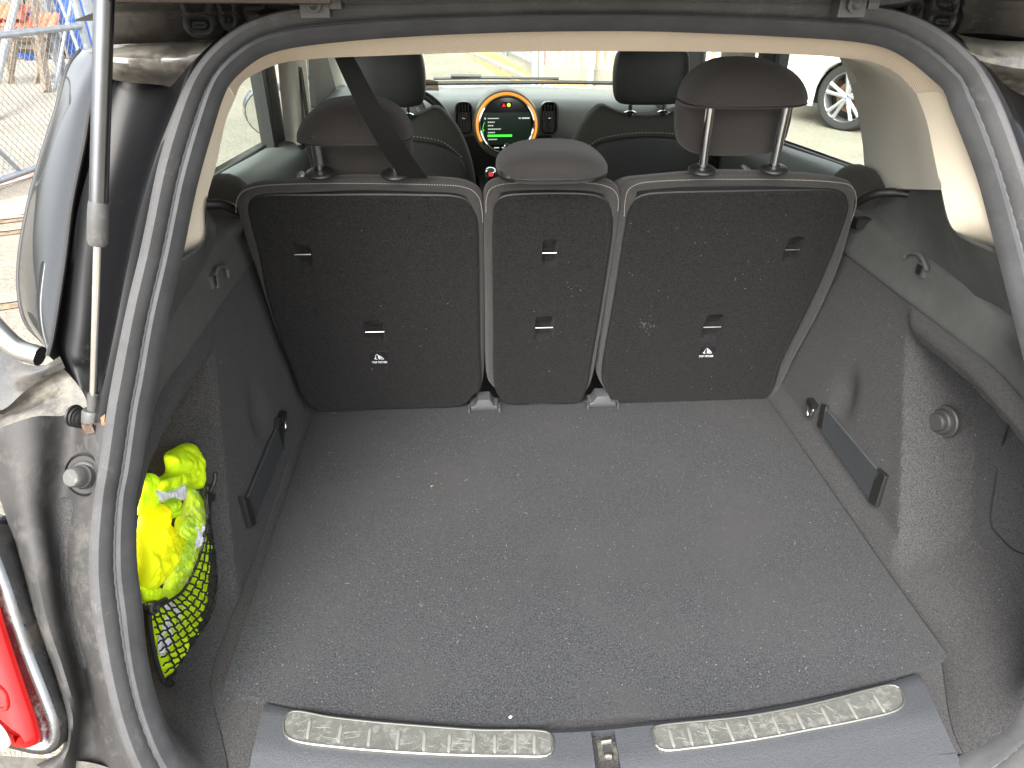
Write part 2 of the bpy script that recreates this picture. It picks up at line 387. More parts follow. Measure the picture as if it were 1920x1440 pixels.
def half(z, s):
    """inner half-width of the opening at height z on side s"""
    sel = INarr[(INarr[:, 0]*s > 0)]; sel = sel[np.argsort(sel[:, 2])]
    sel = sel[np.abs(sel[:, 0]) > .30]
    return float(np.interp(z, sel[:, 2], sel[:, 0]*s))
HT = {s: [(z, half(z, s)) for z in np.linspace(.66, 1.44, 60)] for s in (-1, 1)}
def halfw(z, s):
    t = HT[s]; return float(np.interp(z, [a[0] for a in t], [a[1] for a in t]))
def ya(z): return .5+APK*(z-.7)

# ---- side walls of the boot, carpeted, with wheel arch ridge and rear recess
def wall_x(y, z, s):
    b = .528+.022*min(1, max(0, (z-.72)/.33))
    if z < .735: b -= (.016 if s > 0 else .004)*(1-(z-.70)/.035)
    yr = .81+(z-.70)*.57
    t1 = sm((yr-y)/.038+.1); t2 = sm((yr-(.155+.05*(1-sm((z-.7)/.3)))-y)/.05)
    d = .098*t1+(.035 if s > 0 else .05)*t2
    top = 1.028-.02*sm((.85-y)/.2)
    d *= sm((top-z)/.022)*(sm((z-.695)/.07) if s > 0 else sm((z-.688)/.03))
    # rounded hollow behind the lashing ring
    d += .012*math.exp(-(((y-1.10)/.03)**2+((z-.845)/.045)**2))*1.4
    x = b+d
    lip = .010*sm((z-top)/.02)*(1-sm((z-1.055)/.02))*t1
    x -= lip
    yy = ya(z); t = sm((y-yy)/(.07+.12*sm((.82-z)/.12)))
    return halfw(z, s)*(1-t)+x*t
def onwall(p, s, lift=.0):
    r = ray(p); lo = None
    for k in range(1, 1400):
        q = CAM+r*(.3+k*.001)
        if 0.45 < q[1] < 1.4 and .69 < q[2] < 1.08 and abs(q[0]) >= wall_x(q[1], q[2], s): return q-A(s*lift, 0, 0)
    return PX(p, s*.55)
for s in (-1, 1):
    V = []; F = []; nz_, ny = 72, 120
    for i in range(nz_):
        z = .692+(1.078-.692)*i/(nz_-1)
        for j in range(ny):
            y0 = ya(z); y = y0+(1.375-y0)*j/(ny-1)
            V.append((s*(wall_x(y, z, s)+.0015*fbm((y, z, s*3.), 9)), y, z))
    for i in range(nz_-1):
        for j in range(ny-1): F.append((i*ny+j, i*ny+j+1, (i+1)*ny+j+1, (i+1)*ny+j))
    sw = part('side_lining', (V, F), side_carpet, label='carpeted left side wall of the boot with net pocket recess' if s < 0 else 'carpeted right side wall of the boot with round knob')
    # rigid shelf ledge above the lining
    ys = [ya(1.07)+.0, .80, .9, 1.0, 1.1, 1.2, 1.27]
    prof = [(.553, 1.066), (.547, 1.072), (.549, 1.10), (.553, 1.139), (.560, 1.147), (.585, 1.152), (.615, 1.158)]
    cur = []
    for (x, z) in prof:
        c = []
        for y in ys:
            zz = z; xx = x
            if z > 1.1:          # the ridge runs down into the rear third
                k = sm((.93-y)/.16); zz = z-.030*k*(1 if z < 1.15 else .6); xx = x+.012*k
            t = sm((y-ya(zz))/(.06+max(0, xx-.56)*1.6))
            c.append((s*(halfw(zz, s)*(1-t)+xx*t), max(y, ya(zz)+.002), zz))
        cur.append(c)
    V, F = surf(cur, 60, 4, smooth=True)
    ld = part('shelf_ledge', (V, F), trim_plastic, angle=60, label='black plastic parcel shelf ledge on the left' if s < 0 else 'black plastic parcel shelf ledge on the right')
    # upper quarter panel from ledge to window
    rdg = [PX(p, .558) for p in ((1598, 424), (1645, 430), (1700, 458), (1745, 490), (1785, 520), (1812, 541))]+[PX((1850, 575), .553), PA((1904, 596), .004)]
    rdg[6] = rdg[5]*.5+rdg[7]*.5+A(.008, 0, -.002)
    qa, qd = PX((1623, 350), .657), PA((1764, 350), .086)
    upr = [qa+A(0, .08, -.01), qa, qa*.66+qd*.34+A(.030, -.004, .002), qa*.33+qd*.67+A(.026, -.004, .002), qd, PA((1770, 392), .100), PA((1786, 434), .090), PA((1868, 476), .022)]
    if s < 0:
        fl = A(-1, 1, 1)
        rdg = [PX(p, -.558)*fl for p in ((450, 437), (430, 455), (410, 478), (390, 503), (372, 528), (356, 550))]+[PX((336, 575), -.553)*fl, PA((318, 604), .004)*fl]
        ql = PA((387, 386), .086)*fl
        upr = [qa+A(0, .08, -.01), qa, qa*.66+ql*.34+A(.02, 0, 0), qa*.33+ql*.67+A(.015, 0, 0), ql, PA((385, 425), .086)*fl, PA((383, 455), .078)*fl, PA((336, 496), .008)*fl]
    q = []
    for f_, up_ in ((-.03, 0), (0, 0), (.12, .004), (.35, .011), (.65, .013), (.88, .006), (1, 0), (1.06, .001)):
        q.append([(r_*(1-f_)+u_*f_+A(0, 0, up_))*A(s, 1, 1) for r_, u_ in zip(rdg, upr)])
    V, F = surf(q, 70, 5)
    part('quarter_trim', (V, F), trim_plastic, angle=60)
    # parcel shelf hook, moulded arch with notch
    hp = [(1695, 482), (1700, 476), (1715, 474), (1727, 480), (1733, 492), (1738, 508)] if s > 0 else [(428, 520), (424, 502), (415, 500), (407, 506), (405, 520), (408, 540)]
    hk = MB(); pts = [PX(p, s*.544) for p in hp]; hk.tube(catmull(pts, 24), .0032, 8)
    back = PX((1728, 505) if s > 0 else (400, 525), s*.548)
    hk.box(back, (.006, .022, .020))
    hk.obj('shelf_hook', trim_plastic, sw)
    nb = MB(); nb.box(back+A(-s*.004, 0, .000), (.003, .012, .014)); nb.obj('hook_notch', black_plastic, ld)
    # clip at the far end of the ledge
    cp = PX((1624, 427) if s > 0 else (455, 443), s*.556)+A(-s*.004, 0, .006)
    cl = MB(); cl.box(cp, (.030, .006, .013)).box(cp+A(.014, .006, 0), (.004, .016, .015)).box(cp+A(-.014, .006, 0), (.004, .016, .015)).box(cp+A(0, .008, .008), (.032, .020, .003)).box(cp+A(0, .008, -.007), (.032, .020, .003))
    cl.obj('shelf_clip', black_plastic, ld)
    # lashing ring
    c = onwall((1525, 770) if s > 0 else (526, 795), s, .004)
    m = MB(); pts = [c+A(-s*.002, .012*math.cos(a)*.9, .017*math.sin(a)) for a in np.linspace(-math.pi*1.25, math.pi*.25, 22)]
    m.tube(pts, .0028, 10); m.obj('lashing_ring', chrome, sw)
    m = MB(); m.box(c+A(0, 0, .017), (.016, .026, .012)); m.obj('ring_mount', black_plastic, sw)
    # elastic strap with its end clips
    if s > 0: L1, L2, L3, L4 = (1548, 762), (1660, 888), (1638, 942), (1538, 800)
    else: L1, L2, L3, L4 = (522, 785), (522, 842), (470, 985), (450, 930)
    if s > 0:
        band = [onwall(p, s, .006) for p in ((1556, 768), (1655, 885), (1636, 935), (1543, 803))]
        e1 = [onwall(p, s, .005) for p in ((1546, 757), (1556, 762), (1548, 806), (1538, 798))]
        e2 = [onwall(p, s, .005) for p in ((1652, 878), (1668, 892), (1650, 950), (1634, 940))]
    else:
        band = [onwall(p, s, .006) for p in ((514, 798), (523, 842), (468, 982), (455, 935))]
        e1 = [onwall(p, s, .008) for p in ((513, 783), (521, 785), (523, 842), (511, 806))]
        e2 = [onwall(p, s, .008) for p in ((444, 932), (456, 934), (470, 982), (460, 990))]
    part('elastic_strap', slab(band, A(-s, 0, 0), [(0, -.003), (0, .0005), (.001, .0015)]), mat('strap_webbing', (.05, .056, .062), .8, weave=500), parent=sw, smooth=False)
    for e in (e1, e2): part('strap_clip', slab(e, A(-s, 0, 0), [(0, -.006), (0, .001), (.0012, .0025)]), black_plastic, parent=sw, smooth=False)
# right wall knob and cover seam
c = onwall((1770, 790), 1, 0); V, F = lathe(c, (-1, -.25, .1), [(.027, -.004), (.027, .002), (.025, .004), (.021, .004), (.0205, .009), (.018, .0115), (.0155, .0115), (.0150, .017), (.013, .0195), (.001, .0195)], 40)
rw = [o for o in bpy.data.objects if o.name.startswith('side_lining')]
right_lining = rw[1]; left_lining = rw[0]
part('fixing_knob', (V, F), mat('knob_plastic', (.036, .035, .034), .5, bs=500, bd=.0002), parent=right_lining)
cov = [onwall(p, 1, .0008) for p in ((1905, 770), (1882, 830), (1868, 900), (1860, 985), (1875, 1005), (1900, 1030), (1925, 1040))]
part('cover_seam', tube(catmull(cov, 40), .0016, 6), mat('seam_shadow', (.01, .01, .01), .9), parent=right_lining)  # black tube painted in for the shade inside the cover seam
# boot base carpet and loose floor board
part('boot_base', ([(-.60, .50, .690), (.60, .50, .690), (.60, 1.38, .690), (-.60, 1.38, .690)], [(0, 1, 2, 3)]), side_carpet)
fe = [(415, 1290), (460, 1304), (500, 1315), (560, 1325), (640, 1334), (720, 1342), (800, 1349), (880, 1355), (960, 1358), (1018, 1359), (1030, 1352), (1045, 1345), (1120, 1342), (1200, 1338), (1215, 1340), (1228, 1346), (1300, 1340), (1400, 1327), (1500, 1309), (1600, 1288), (1660, 1274), (1720, 1257), (1750, 1244), (1780, 1230)]
front = poly_resample([PZ(p, .70) for p in fe], 90)
ol = [A(p[0], p[1], .70) for p in front]+[A(.503, .80, .70), A(.504, 1.345, .70), A(-.502, 1.345, .70), A(-.5025, .80, .70)]
rad = .006
board_loc = (0, .95, .69)
V, F = slab(ol, (0, 0, 1), [(0, -.009), (0, -.004), (.0015, -.001), (.004, .0)])
solo('floor_board', V, F, carpet, 'flat dark grey carpeted boot floor board sprinkled with lint', 'boot floor', board_loc)
# lint: hundreds of slivers on floor, seats and side walls
def lint(name, pts, lab, loc, sz=(.0008, .003)):
    m = MB()
    for p, nn in pts:
        nn = np.array(nn, float); nn /= np.linalg.norm(nn); u, w = frame_of(nn); a = random.random()*6.28
        d = u*math.cos(a)+w*math.sin(a); e = np.cross(nn, d); L = random.uniform(*sz)*(2.5 if random.random() < .04 else 1); t = random.uniform(.0002, .00045)
        if random.random() < .6: L = t*2.2
        R = np.column_stack([d, e, nn]); m.box(np.array(p)+nn*.0006, (L, t*1.5, t), R)
    o = solo(name, m.V, m.F, lint_m, lab, 'lint', loc, smooth=False); o['kind'] = 'stuff'; return o
fp = []
while len(fp) < 1500:
    x, y = random.uniform(-.49, .49), random.uniform(.6, 1.33)
    if noise.noise(Vector((x*4, y*4, 2.))) + .25 + random.uniform(-.5, .6) > 0: fp.append((A(x, y, .7002), (0, 0, 1)))
lint('carpet_lint', fp, 'pale lint and grit scattered over the boot floor board', (0, .95, .70))

# ---- beige cloth edge and pillar trims behind the seal
bi = [(340, 490), (360, 477), (382, 455), (385, 390), (395, 345), (403, 320), (415, 262), (424, 225), (441, 184), (452, 158), (469, 144), (525, 119), (594, 110), (705, 105), (900, 98), (1050, 96), (1200, 96), (1414, 99), (1567, 107), (1642, 118), (1687, 142), (1717, 174), (1736, 225), (1750, 290), (1762, 345), (1785, 427), (1820, 452), (1867, 480)]
so_ = [(340, 484), (342, 474), (350, 430), (358, 390), (367, 350), (383, 290), (398, 235), (415, 187), (430, 155), (480, 110), (525, 92), (600, 80), (700, 71), (900, 60), (1050, 57), (1200, 56), (1400, 63), (1560, 72), (1640, 82), (1714, 116), (1760, 155), (1780, 195), (1800, 240), (1822, 300), (1840, 345), (1860, 425), (1866, 450), (1871, 480)]
def strip_between(i0, i1):
    a = [PA(p, .012) for p in so_[i0:i1]]; b = [PA(p, .085) for p in bi[i0:i1]]
    mid = [x*.5+y*.5+A(0, -.012, .008) for x, y in zip(a, b)]
    return [a, mid, b]
cloth = part('headliner_edge', surf(strip_between(8, 22), 160, 5), beige_cloth, label='perforated beige headliner edge above the opening')
part('pillar_trim', surf([[q+A(0, -.001, 0) for q in c] for c in strip_between(0, 9)], 50, 5), beige_plastic, label='beige plastic rear pillar trim on the left')
part('pillar_trim', surf([[q+A(0, -.001, 0) for q in c] for c in strip_between(21, 28)], 50, 5), beige_plastic, label='beige plastic rear pillar trim on the right')
# inner face of the rear pillars (right one in view), sweeping forward to the window
e_out = [PA(p, .084) for p in ((1560, 106), (1642, 117), (1690, 143), (1718, 174), (1737, 225), (1751, 290), (1763, 348), (1765, 356))]
e_in = [PX(p, .655) for p in ((1573, 108), (1580, 120), (1590, 145), (1600, 180), (1610, 225), (1618, 275), (1622, 335), (1624, 352))]
e_in = catmull(e_in, 8)
e_mid = [a*.45+b*.55+A(.022, -.005, .0) for a, b in zip(e_out, e_in)]
V, F = surf([e_out, e_mid, e_in], 60, 8)
part('rear_pillar_panel', (V, F), grey_pillar, label='grey beige inner pillar panel with small square cap')
l_out = [PA(p, .084) for p in bi[1:9][::-1]]
l_in = [PX((p[0]-2, p[1]-6), -.655) for p in bi[1:9][::-1]]
l_in = [A(-.655, 1.45+(.10*(1-i/7)), 1.36-.19*i/7) for i in range(8)]
part('rear_pillar_panel', surf([l_out, [a*.5+b*.5+A(-.03, -.03, 0) for a, b in zip(l_out, l_in)], l_in], 40, 6), grey_pillar)
c = (e_out[2]*.35+e_in[2]*.65)
V, F = slab([PX(p, .632) for p in ((1588, 134), (1602, 133), (1608, 140), (1611, 152), (1606, 157), (1596, 156), (1591, 149))], A(-1, -.4, 0), [(0, -.004), (0, .001), (.001, .002)])
part('pillar_cap', (V, F), grey_pillar, smooth=False)
# dark seat side bolster and lid between the right seat and the pillar foot
for s in (-1, 1):
    m = MB(); pts = [A(s*.535, 1.24, 1.16), A(s*.56, 1.20, 1.195), A(s*.60, 1.17, 1.20), A(s*.645, 1.12, 1.195)]
    m.tube(catmull(pts, 20), [.008]*10+[.006]*5+[.003]*5, 10); m.obj('seat_side_cover', black_plastic, car)
    V, F = surf([[A(s*(.50+.03*k), 1.36-.02*k, z) for z in (.7, .85, 1.0, 1.10)] for k in range(3)], 10, 2)
    part('gap_filler', (V, F), dark_trim)
    # outboard bolster of the rear bench
    pts = [A(s*.595, 1.30, 1.00), A(s*.595, 1.29, 1.08), A(s*.60, 1.30, 1.138), A(s*.605, 1.36, 1.158), A(s*.615, 1.45, 1.14)]
    m = MB(); m.tube(catmull(pts, 24), [.046]*14+[.047, .047, .046, .045, .04, .035, .03, .02, .01, .004], 16); m.obj('bench_bolster', front_fab, car)

# ---- load sill
top = [(497, 1317), (560, 1331), (640, 1342), (720, 1350), (800, 1357), (880, 1363), (960, 1366), (1040, 1367), (1120, 1363), (1228, 1352), (1300, 1346), (1400, 1333), (1500, 1315), (1600, 1294), (1660, 1280), (1722, 1262)]
crease = [(473, 1410), (560, 1421), (640, 1429), (720, 1436), (800, 1441), (880, 1444), (960, 1446), (1040, 1445), (1120, 1441), (1228, 1429), (1300, 1422), (1400, 1410), (1500, 1394), (1600, 1374), (1680, 1360), (1764, 1347)]
T = [PZ(p, .703) for p in top]; T0 = [q+A(0, .004, -.012) for q in T]; T1 = [q+A(0, -.004, .0025) for q in T]
Cc = [PZ(p, .701) for p in crease]; C1 = [q+A(0, -.006, -.0025) for q in Cc]
C2 = [q+A(0, -.05, -.014) for q in Cc]; C3 = [q+A(0, -.10, -.034) for q in Cc]; C4 = [q+A(0, -.12, -.10) for q in Cc]
Cu = [q+A(0, .006, .001) for q in Cc]
VF = surf([T0, T, T1, Cu, Cc, C1, C2, C3, C4], 90, 3, smooth=False)
sill = part('load_sill', thicken(VF, (0, 0, -.006)), sill_plastic, angle=50, label='textured grey plastic load sill')
cut = MB(); co = [(1108, 1372), (1152, 1370), (1166, 1450), (1118, 1452)]
Vc = [PZ(p, .72) for p in co]+[PZ(p, .66) for p in co]
cutter = obj('cutter', Vc, [(0, 1, 2, 3), (7, 6, 5, 4), (0, 4, 5, 1), (1, 5, 6, 2), (2, 6, 7, 3), (3, 7, 4, 0)], black_plastic, None, smooth=False)
sc_bm = sill; sc_loc = root_loc(sill)
cutter.location = (0, 0, 0); bpy.context.view_layer.update()
boolean_cut(sill, [cutter])
part('sill_end_filler', (lambda m: (m.V, m.F))(MB().box((-.452, .475, .660), (.055, .09, .045))), side_carpet, parent=sill, smooth=False)
part('sill_end_filler', (lambda m: (m.V, m.F))(MB().box((.452, .475, .660), (.055, .09, .045))), side_carpet, parent=sill, smooth=False)
# latch well below the cut-out
w0 = [PZ(p, .6985) for p in co]; w1 = [q+A(0, .004, -.035) for q in w0]
cc0 = sum(w0)/4; w1 = [cc0*.12+q*.88+A(0, 0, -.03) for q in w0]
V = w0+w1; part('latch_well', (V, [(4, 5, 6, 7), (0, 1, 5, 4), (1, 2, 6, 5), (2, 3, 7, 6), (3, 0, 4, 7)]), sill_plastic, parent=sill, smooth=False)
lm = MB(); cw = PZ((1138, 1412), .682)
lm.box(cw+A(0, .0, 0), (.030, .028, .006)).box(cw+A(-.009, -.002, .006), (.007, .026, .010)).box(cw+A(.009, -.004, .005), (.007, .022, .012)).tube([cw+A(-.006, .008, .010), cw+A(.006, .008, .012)], .003, 8).tube([cw+A(-.004, -.01, .008), cw+A(.004, -.012, .011)], .0035, 8)
lm.obj('tailgate_latch', mat('grimy_steel', (.25, .24, .21), .4, metal=.8, ns=200, na=.5), sill)
SP = {-1: ([(533, 1346), (546, 1334), (620, 1344), (700, 1353), (796, 1361), (900, 1368), (1015, 1370), (1032, 1375), (1038, 1388), (1037, 1405), (1029, 1417), (954, 1419), (850, 1417), (736, 1411), (650, 1404), (558, 1392), (538, 1383), (531, 1370)],
           [((582, 1348), (576, 1386)), ((641, 1357), (634, 1393)), ((695, 1363), (690, 1400)), ((748, 1368), (744, 1406)), ((797, 1372), (794, 1409)), ((844, 1374), (841, 1412)), ((889, 1376), (887, 1412)), ((928, 1376), (928, 1413)), ((967, 1376), (966, 1413)), ((1002, 1376), (1002, 1413))]),
      1: ([(1222, 1370), (1226, 1363), (1240, 1359), (1386, 1344), (1480, 1328), (1561, 1310), (1630, 1292), (1671, 1284), (1686, 1289), (1694, 1303), (1696, 1317), (1684, 1332), (1610, 1352), (1517, 1370), (1460, 1381), (1386, 1393), (1300, 1404), (1244, 1408), (1231, 1401), (1226, 1388)],
          [((1255, 1366), (1265, 1402)), ((1290, 1362), (1299, 1398)), ((1323, 1359), (1336, 1396)), ((1362, 1353), (1377, 1391)), ((1404, 1348), (1419, 1385)), ((1448, 1342), (1464, 1379)), ((1493, 1334), (1510, 1370)), ((1540, 1325), (1558, 1360)), ((1589, 1314), (1609, 1349)), ((1638, 1302), (1660, 1336))])}
for s in (-1, 1):
    o3 = catmull([PZ(p, .706) for p in SP[s][0]], 110, True)
    part('scuff_plate_rim', slab(o3, (0, 0, 1), [(-.0005, -.004), (-.0005, .001), (.0006, .0022), (.0016, .0022), (.0022, .0008), (.0022, -.001)], closed_fill=False), scuff_rim, parent=sill, smooth=False)
    part('scuff_plate', slab(o3, (0, 0, 1), [(.0015, -.004), (.0020, .0002), (.003, .0008)], closed_fill=False), scuff, parent=sill, smooth=False, label='scratched steel scuff plate, left of the latch' if s < 0 else 'scratched steel scuff plate, right of the latch')
    for a, b in SP[s][1]:
        a, b = PZ(a, .7075), PZ(b, .7075); m = MB(); n = 8
        m.tube([a+(b-a)*i/n for i in range(n+1)], [.0008]+[.0023]*(n-1)+[.0008], 10); m.V = [A(v[0], v[1], .7070+(v[2]-.7075)*.6) for v in m.V]; m.obj('rib', mat('rib_steel', (.24, .24, .22), .45, metal=.4), sill)
    m = MB()        # scratches
    for k in range(110):
        p = random.choice(SP[s][1]); q = PZ(((p[0][0]+p[1][0])/2+random.uniform(-26, 26), (p[0][1]+p[1][1])/2+random.uniform(-14, 14)), .7069); a = random.uniform(0, 3.14); L = random.uniform(.003, .011)
        pts = [q+A(math.cos(a)*L*t, math.sin(a)*L*t+.0006*t*t, 0) for t in (-1, 0, 1)]; m.tube(pts, .00015, 4)
    m.obj('scratches', mat('scratch_bright', (.19, .19, .175), .5, metal=.3), sill, stuff=True)

# ================================================================== REAR SEATS
def dens(pts, n=120, closed=True, off=0): return catmull([PS(p, off) for p in pts], n, closed)
SEATS = {
 'left': dict(
  cushion=[(438, 378), (443, 360), (454, 348), (480, 340), (510, 337), (600, 330), (671, 327), (780, 330), (860, 335), (884, 342), (899, 353), (905, 372), (907, 400), (908, 500), (908, 620), (907, 717), (903, 732), (890, 745), (865, 758), (720, 768), (590, 768), (560, 730), (520, 640), (480, 520), (455, 445)],
  panel=[(467, 400), (468, 384), (476, 373), (492, 368), (600, 366), (711, 365), (790, 366), (851, 368), (873, 374), (886, 388), (893, 410), (896, 470), (897, 541), (898, 640), (898, 731), (885, 741), (871, 757), (720, 764), (592, 766), (546, 685), (510, 581), (482, 460)],
  stitch=[(443, 398), (444, 376), (456, 358), (480, 349), (520, 345), (600, 343), (700, 343), (800, 345), (860, 348), (884, 355), (898, 370), (903, 390), (905, 416)],
  rec=[((568, 476), 30, 44), ((703, 621), 35, 46)], label_at=(711, 667), lab=(-.30, 'left rear seat back, wide, with tether label low on its right half')),
 'mid': dict(
  cushion=[(907, 372), (910, 352), (918, 340), (934, 333), (960, 329), (1031, 327), (1100, 329), (1130, 332), (1150, 338), (1162, 348), (1166, 365), (1163, 412), (1150, 500), (1130, 620), (1114, 712), (1108, 730), (1098, 745), (1090, 757), (940, 757), (933, 740), (916, 724), (911, 690), (909, 560)],
  panel=[(924, 410), (926, 388), (934, 374), (950, 367), (991, 364), (1040, 363), (1092, 364), (1120, 368), (1138, 378), (1146, 395), (1147, 425), (1128, 560), (1110, 665), (1097, 733), (1085, 752), (1010, 755), (950, 754), (934, 738), (927, 715), (925, 600)],
  stitch=[(911, 398), (912, 372), (918, 355), (935, 346), (970, 342), (1031, 340), (1100, 342), (1130, 346), (1150, 355), (1159, 372), (1158, 395)],
  rec=[((1030, 473), 27, 48), ((1020, 613), 33, 46)], label_at=None, lab=(.06, 'narrow middle rear seat back between two dark gaps')),
 'right': dict(
  cushion=[(1164, 372), (1166, 352), (1174, 338), (1192, 331), (1230, 327), (1280, 322), (1363, 318), (1480, 321), (1560, 328), (1593, 335), (1606, 344), (1612, 362), (1608, 400), (1595, 452), (1580, 500), (1540, 590), (1493, 677), (1467, 730), (1445, 756), (1300, 757), (1150, 758), (1135, 740), (1121, 712), (1124, 690), (1140, 560), (1158, 430)],
  panel=[(1174, 420), (1178, 395), (1190, 374), (1210, 365), (1240, 362), (1350, 359), (1480, 357), (1560, 357), (1578, 362), (1588, 375), (1590, 392), (1582, 417), (1540, 520), (1497, 610), (1465, 675), (1432, 748), (1300, 754), (1160, 755), (1140, 735), (1131, 715), (1130, 695), (1152, 560)],
  stitch=[(1170, 405), (1172, 375), (1178, 355), (1195, 344), (1230, 339), (1300, 336), (1363, 335), (1480, 336), (1560, 340), (1592, 346), (1603, 360), (1604, 385), (1596, 412)],
  rec=[((1485, 467), 28, 46), ((1335, 612), 33, 50)], label_at=(1325, 656), lab=(.34, 'right rear seat back beside the wheel arch, raised headrest above it')),
}
black_cloth = mat('label_black', (.006, .007, .010), .6); white_print = mat('label_white_print', (.75, .75, .75), .7)
US = np.array([1, 0, 0.]); VS = np.cross(NS, US); VS = VS if VS[2] > 0 else -VS
def headrest(root, secs, m, seam_z=None, n=48, cx=0):
    """secs: (z, cx, half width, y back, y front)"""
    S = catmull([A(*q) for q in secs], 40); V = []; F = []
    for z, c, w, y0, y1 in S:
        for k in range(n):
            a = 2*math.pi*k/n; ca, sa = math.cos(a), math.sin(a); e = .62
            V.append(A(c+w*math.copysign(abs(ca)**e, ca), (y0+y1)/2+(y1-y0)/2*math.copysign(abs(sa)**e, sa), z))
    for j in range(len(S)-1):
        for k in range(n): F.append((j*n+k, j*n+(k+1) % n, (j+1)*n+(k+1) % n, (j+1)*n+k))
    F.append(tuple(range(n))[::-1]); F.append(tuple((len(S)-1)*n+k for k in range(n)))
    hr = part('headrest', (V, F), m, parent=root, angle=60)
    if seam_z:
        S2 = np.array([list(s) for s in S]); c, w, y0, y1 = [np.interp(seam_z, S2[:, 0], S2[:, i]) for i in (1, 2, 3, 4)] if S2[0, 0] < S2[-1, 0] else [np.interp(seam_z, S2[::-1, 0], S2[::-1, i]) for i in (1, 2, 3, 4)]
        pts = []
        for k in range(n):
            a = 2*math.pi*k/n; ca, sa = math.cos(a), math.sin(a)
            pts.append(A(c+(w+.0006)*math.copysign(abs(ca)**.62, ca), (y0+y1)/2+((y1-y0)/2+.0006)*math.copysign(abs(sa)**.62, sa), seam_z))
        part('seam_piping', tube(pts, .0013, 6, closed=True), dark_trim, parent=hr)
    return hr
for nm, d in SEATS.items():
    rt = thing('rear_seat', d['lab'][1], 'car seat', (d['lab'][0], 1.33, .70))
    O = dens(d['cushion'], 160)
    O2 = [p for p in O]
    _s = slab(O2, NS, [(.022, -.115), (.008, -.105), (0, -.09), (-.001, -.03), (.001, -.015), (.005, -.006), (.010, -.001), (.014, .001), (.020, .001), (.026, -.004), (.030, -.017)])
    q0 = PS((0, 0)); part('backrest', ([np.array(v)+A(0, 0, .56*min(0, np.dot(np.array(v)-q0, NS)) if v[2] > .9 else 0) for v in _s[0]], _s[1]), fabric, parent=rt, angle=60)
    Pn = dens(d['panel'], 140)
    pn = part('carpet_panel', slab(Pn, NS, [(0, -.014), (0, .0000), (.001, .0025), (.003, .0042), (.006, .005), (.010, .0052)]), seat_carpet, parent=rt, angle=60)
    # dark groove around the panel
    part('panel_groove', tube([p+NS*-.001 for p in Pn], .0024, 6, closed=True), black_plastic, parent=rt)
    cts = []
    for (c, w, h) in d['rec']:
        C = PS(c); sc_ = 1/ (F_PX/np.dot(C-CAM, FW)); w3, h3 = w*sc_, h*sc_*1.35
        top_o = place2d(rrect(w3, h3, w3*.28), C, US, VS)
        Vv, Ff = slab(top_o, NS, [(w3*.12, -.0122), (w3*.06, -.010), (0, -.001), (-.0035, .012)])
        ct = obj('cut', [np.array(v)-root_loc(rt) for v in Vv], Ff, black_plastic, None); ct.location = root_loc(rt); cts.append(ct)
    # cutters live in world space, panel verts are local to the seat root
    bpy.context.view_layer.update()
    boolean_cut(pn, cts)
    for (c, w, h) in d['rec']:
        C = PS(c); sc_ = 1/(F_PX/np.dot(C-CAM, FW)); w3, h3 = w*sc_, h*sc_*1.3
        # thin black plate paints deep shade above the bar, bar itself
        an = part('tether_recess_shade', slab(place2d(rrect(w3*.84, h3*.36, w3*.16), C+VS*h3*.24, US, VS), NS, [(0, -.013), (0, -.0105), (.001, -.0100)]), black_plastic, parent=rt)
        m = MB(); m.tube([C-US*w3*.50+NS*.002, C+US*w3*.50+NS*.002], .0012, 8); m.obj('tether_bar', satin, an)
    # stitched seam
    cu = dens(d['stitch'], 200, False); cu = [p+NS*.0014-0*VS for p in cu]
    # keep the thread on the rounded rim: sink it where the rim turns away
    stitches(cu, NS).obj('stitching', thread, rt, stuff=True)
    if d['label_at']:
        C = PS(d['label_at'])+NS*.0056; hw, hh = .0160, .0175
        lb = part('tether_label', slab(place2d([(-hw, -hh), (hw, -hh), (hw, hh), (-hw, hh)], C, US, VS), NS, [(0, -.001), (0, .0003), (.0002, .0005)]), black_cloth, parent=rt, smooth=False, label='black label reading TOP TETHER')
        tv, tf = text_mesh('TOP TETHER', .0052)
        m = MB(); m.add([C+US*x+VS*(y*1.35-.0125)+NS*.0009 for x, y in tv], tf)
        def ln(pts, r=.00055):
            q = [C+US*x*1.15+VS*(y*1.5+.003)+NS*.0009 for x, y in pts]
            for a, b in zip(q, q[1:]):
                dd = b-a; L = np.linalg.norm(dd); dd /= L; e = np.cross(NS, dd); m.add([a+e*r-dd*r*.6, b+e*r+dd*r*.6, b-e*r+dd*r*.6, a-e*r-dd*r*.6], [(0, 1, 2, 3)])
        ln([(-.0062, -.0015), (-.0075, -.0030), (-.0055, -.0042), (-.0030, -.0042)]); ln([(-.0055, .001), (-.0055, -.004)])
        for a in (0, 1, 2, 3, 4): ln([(-.0052+.0022*a*.6, .002+.0035*math.sin(a*.75)), (-.0052+.0022*(a*.6+.35), .002+.0035*math.sin((a+.5)*.75))])
        ln([(-.001, .0045), (.0002, -.0036)], .0009); ln([(.0002, -.0036), (.0072, -.0042), (.0078, -.0028)], .0008)
        for k in range(4): ln([(.001+.0014*k, -.0022), (.0022+.0014*k, .0028-.0012*k)], .0006)
        m.obj('label_print', white_print, lb, smooth=False)
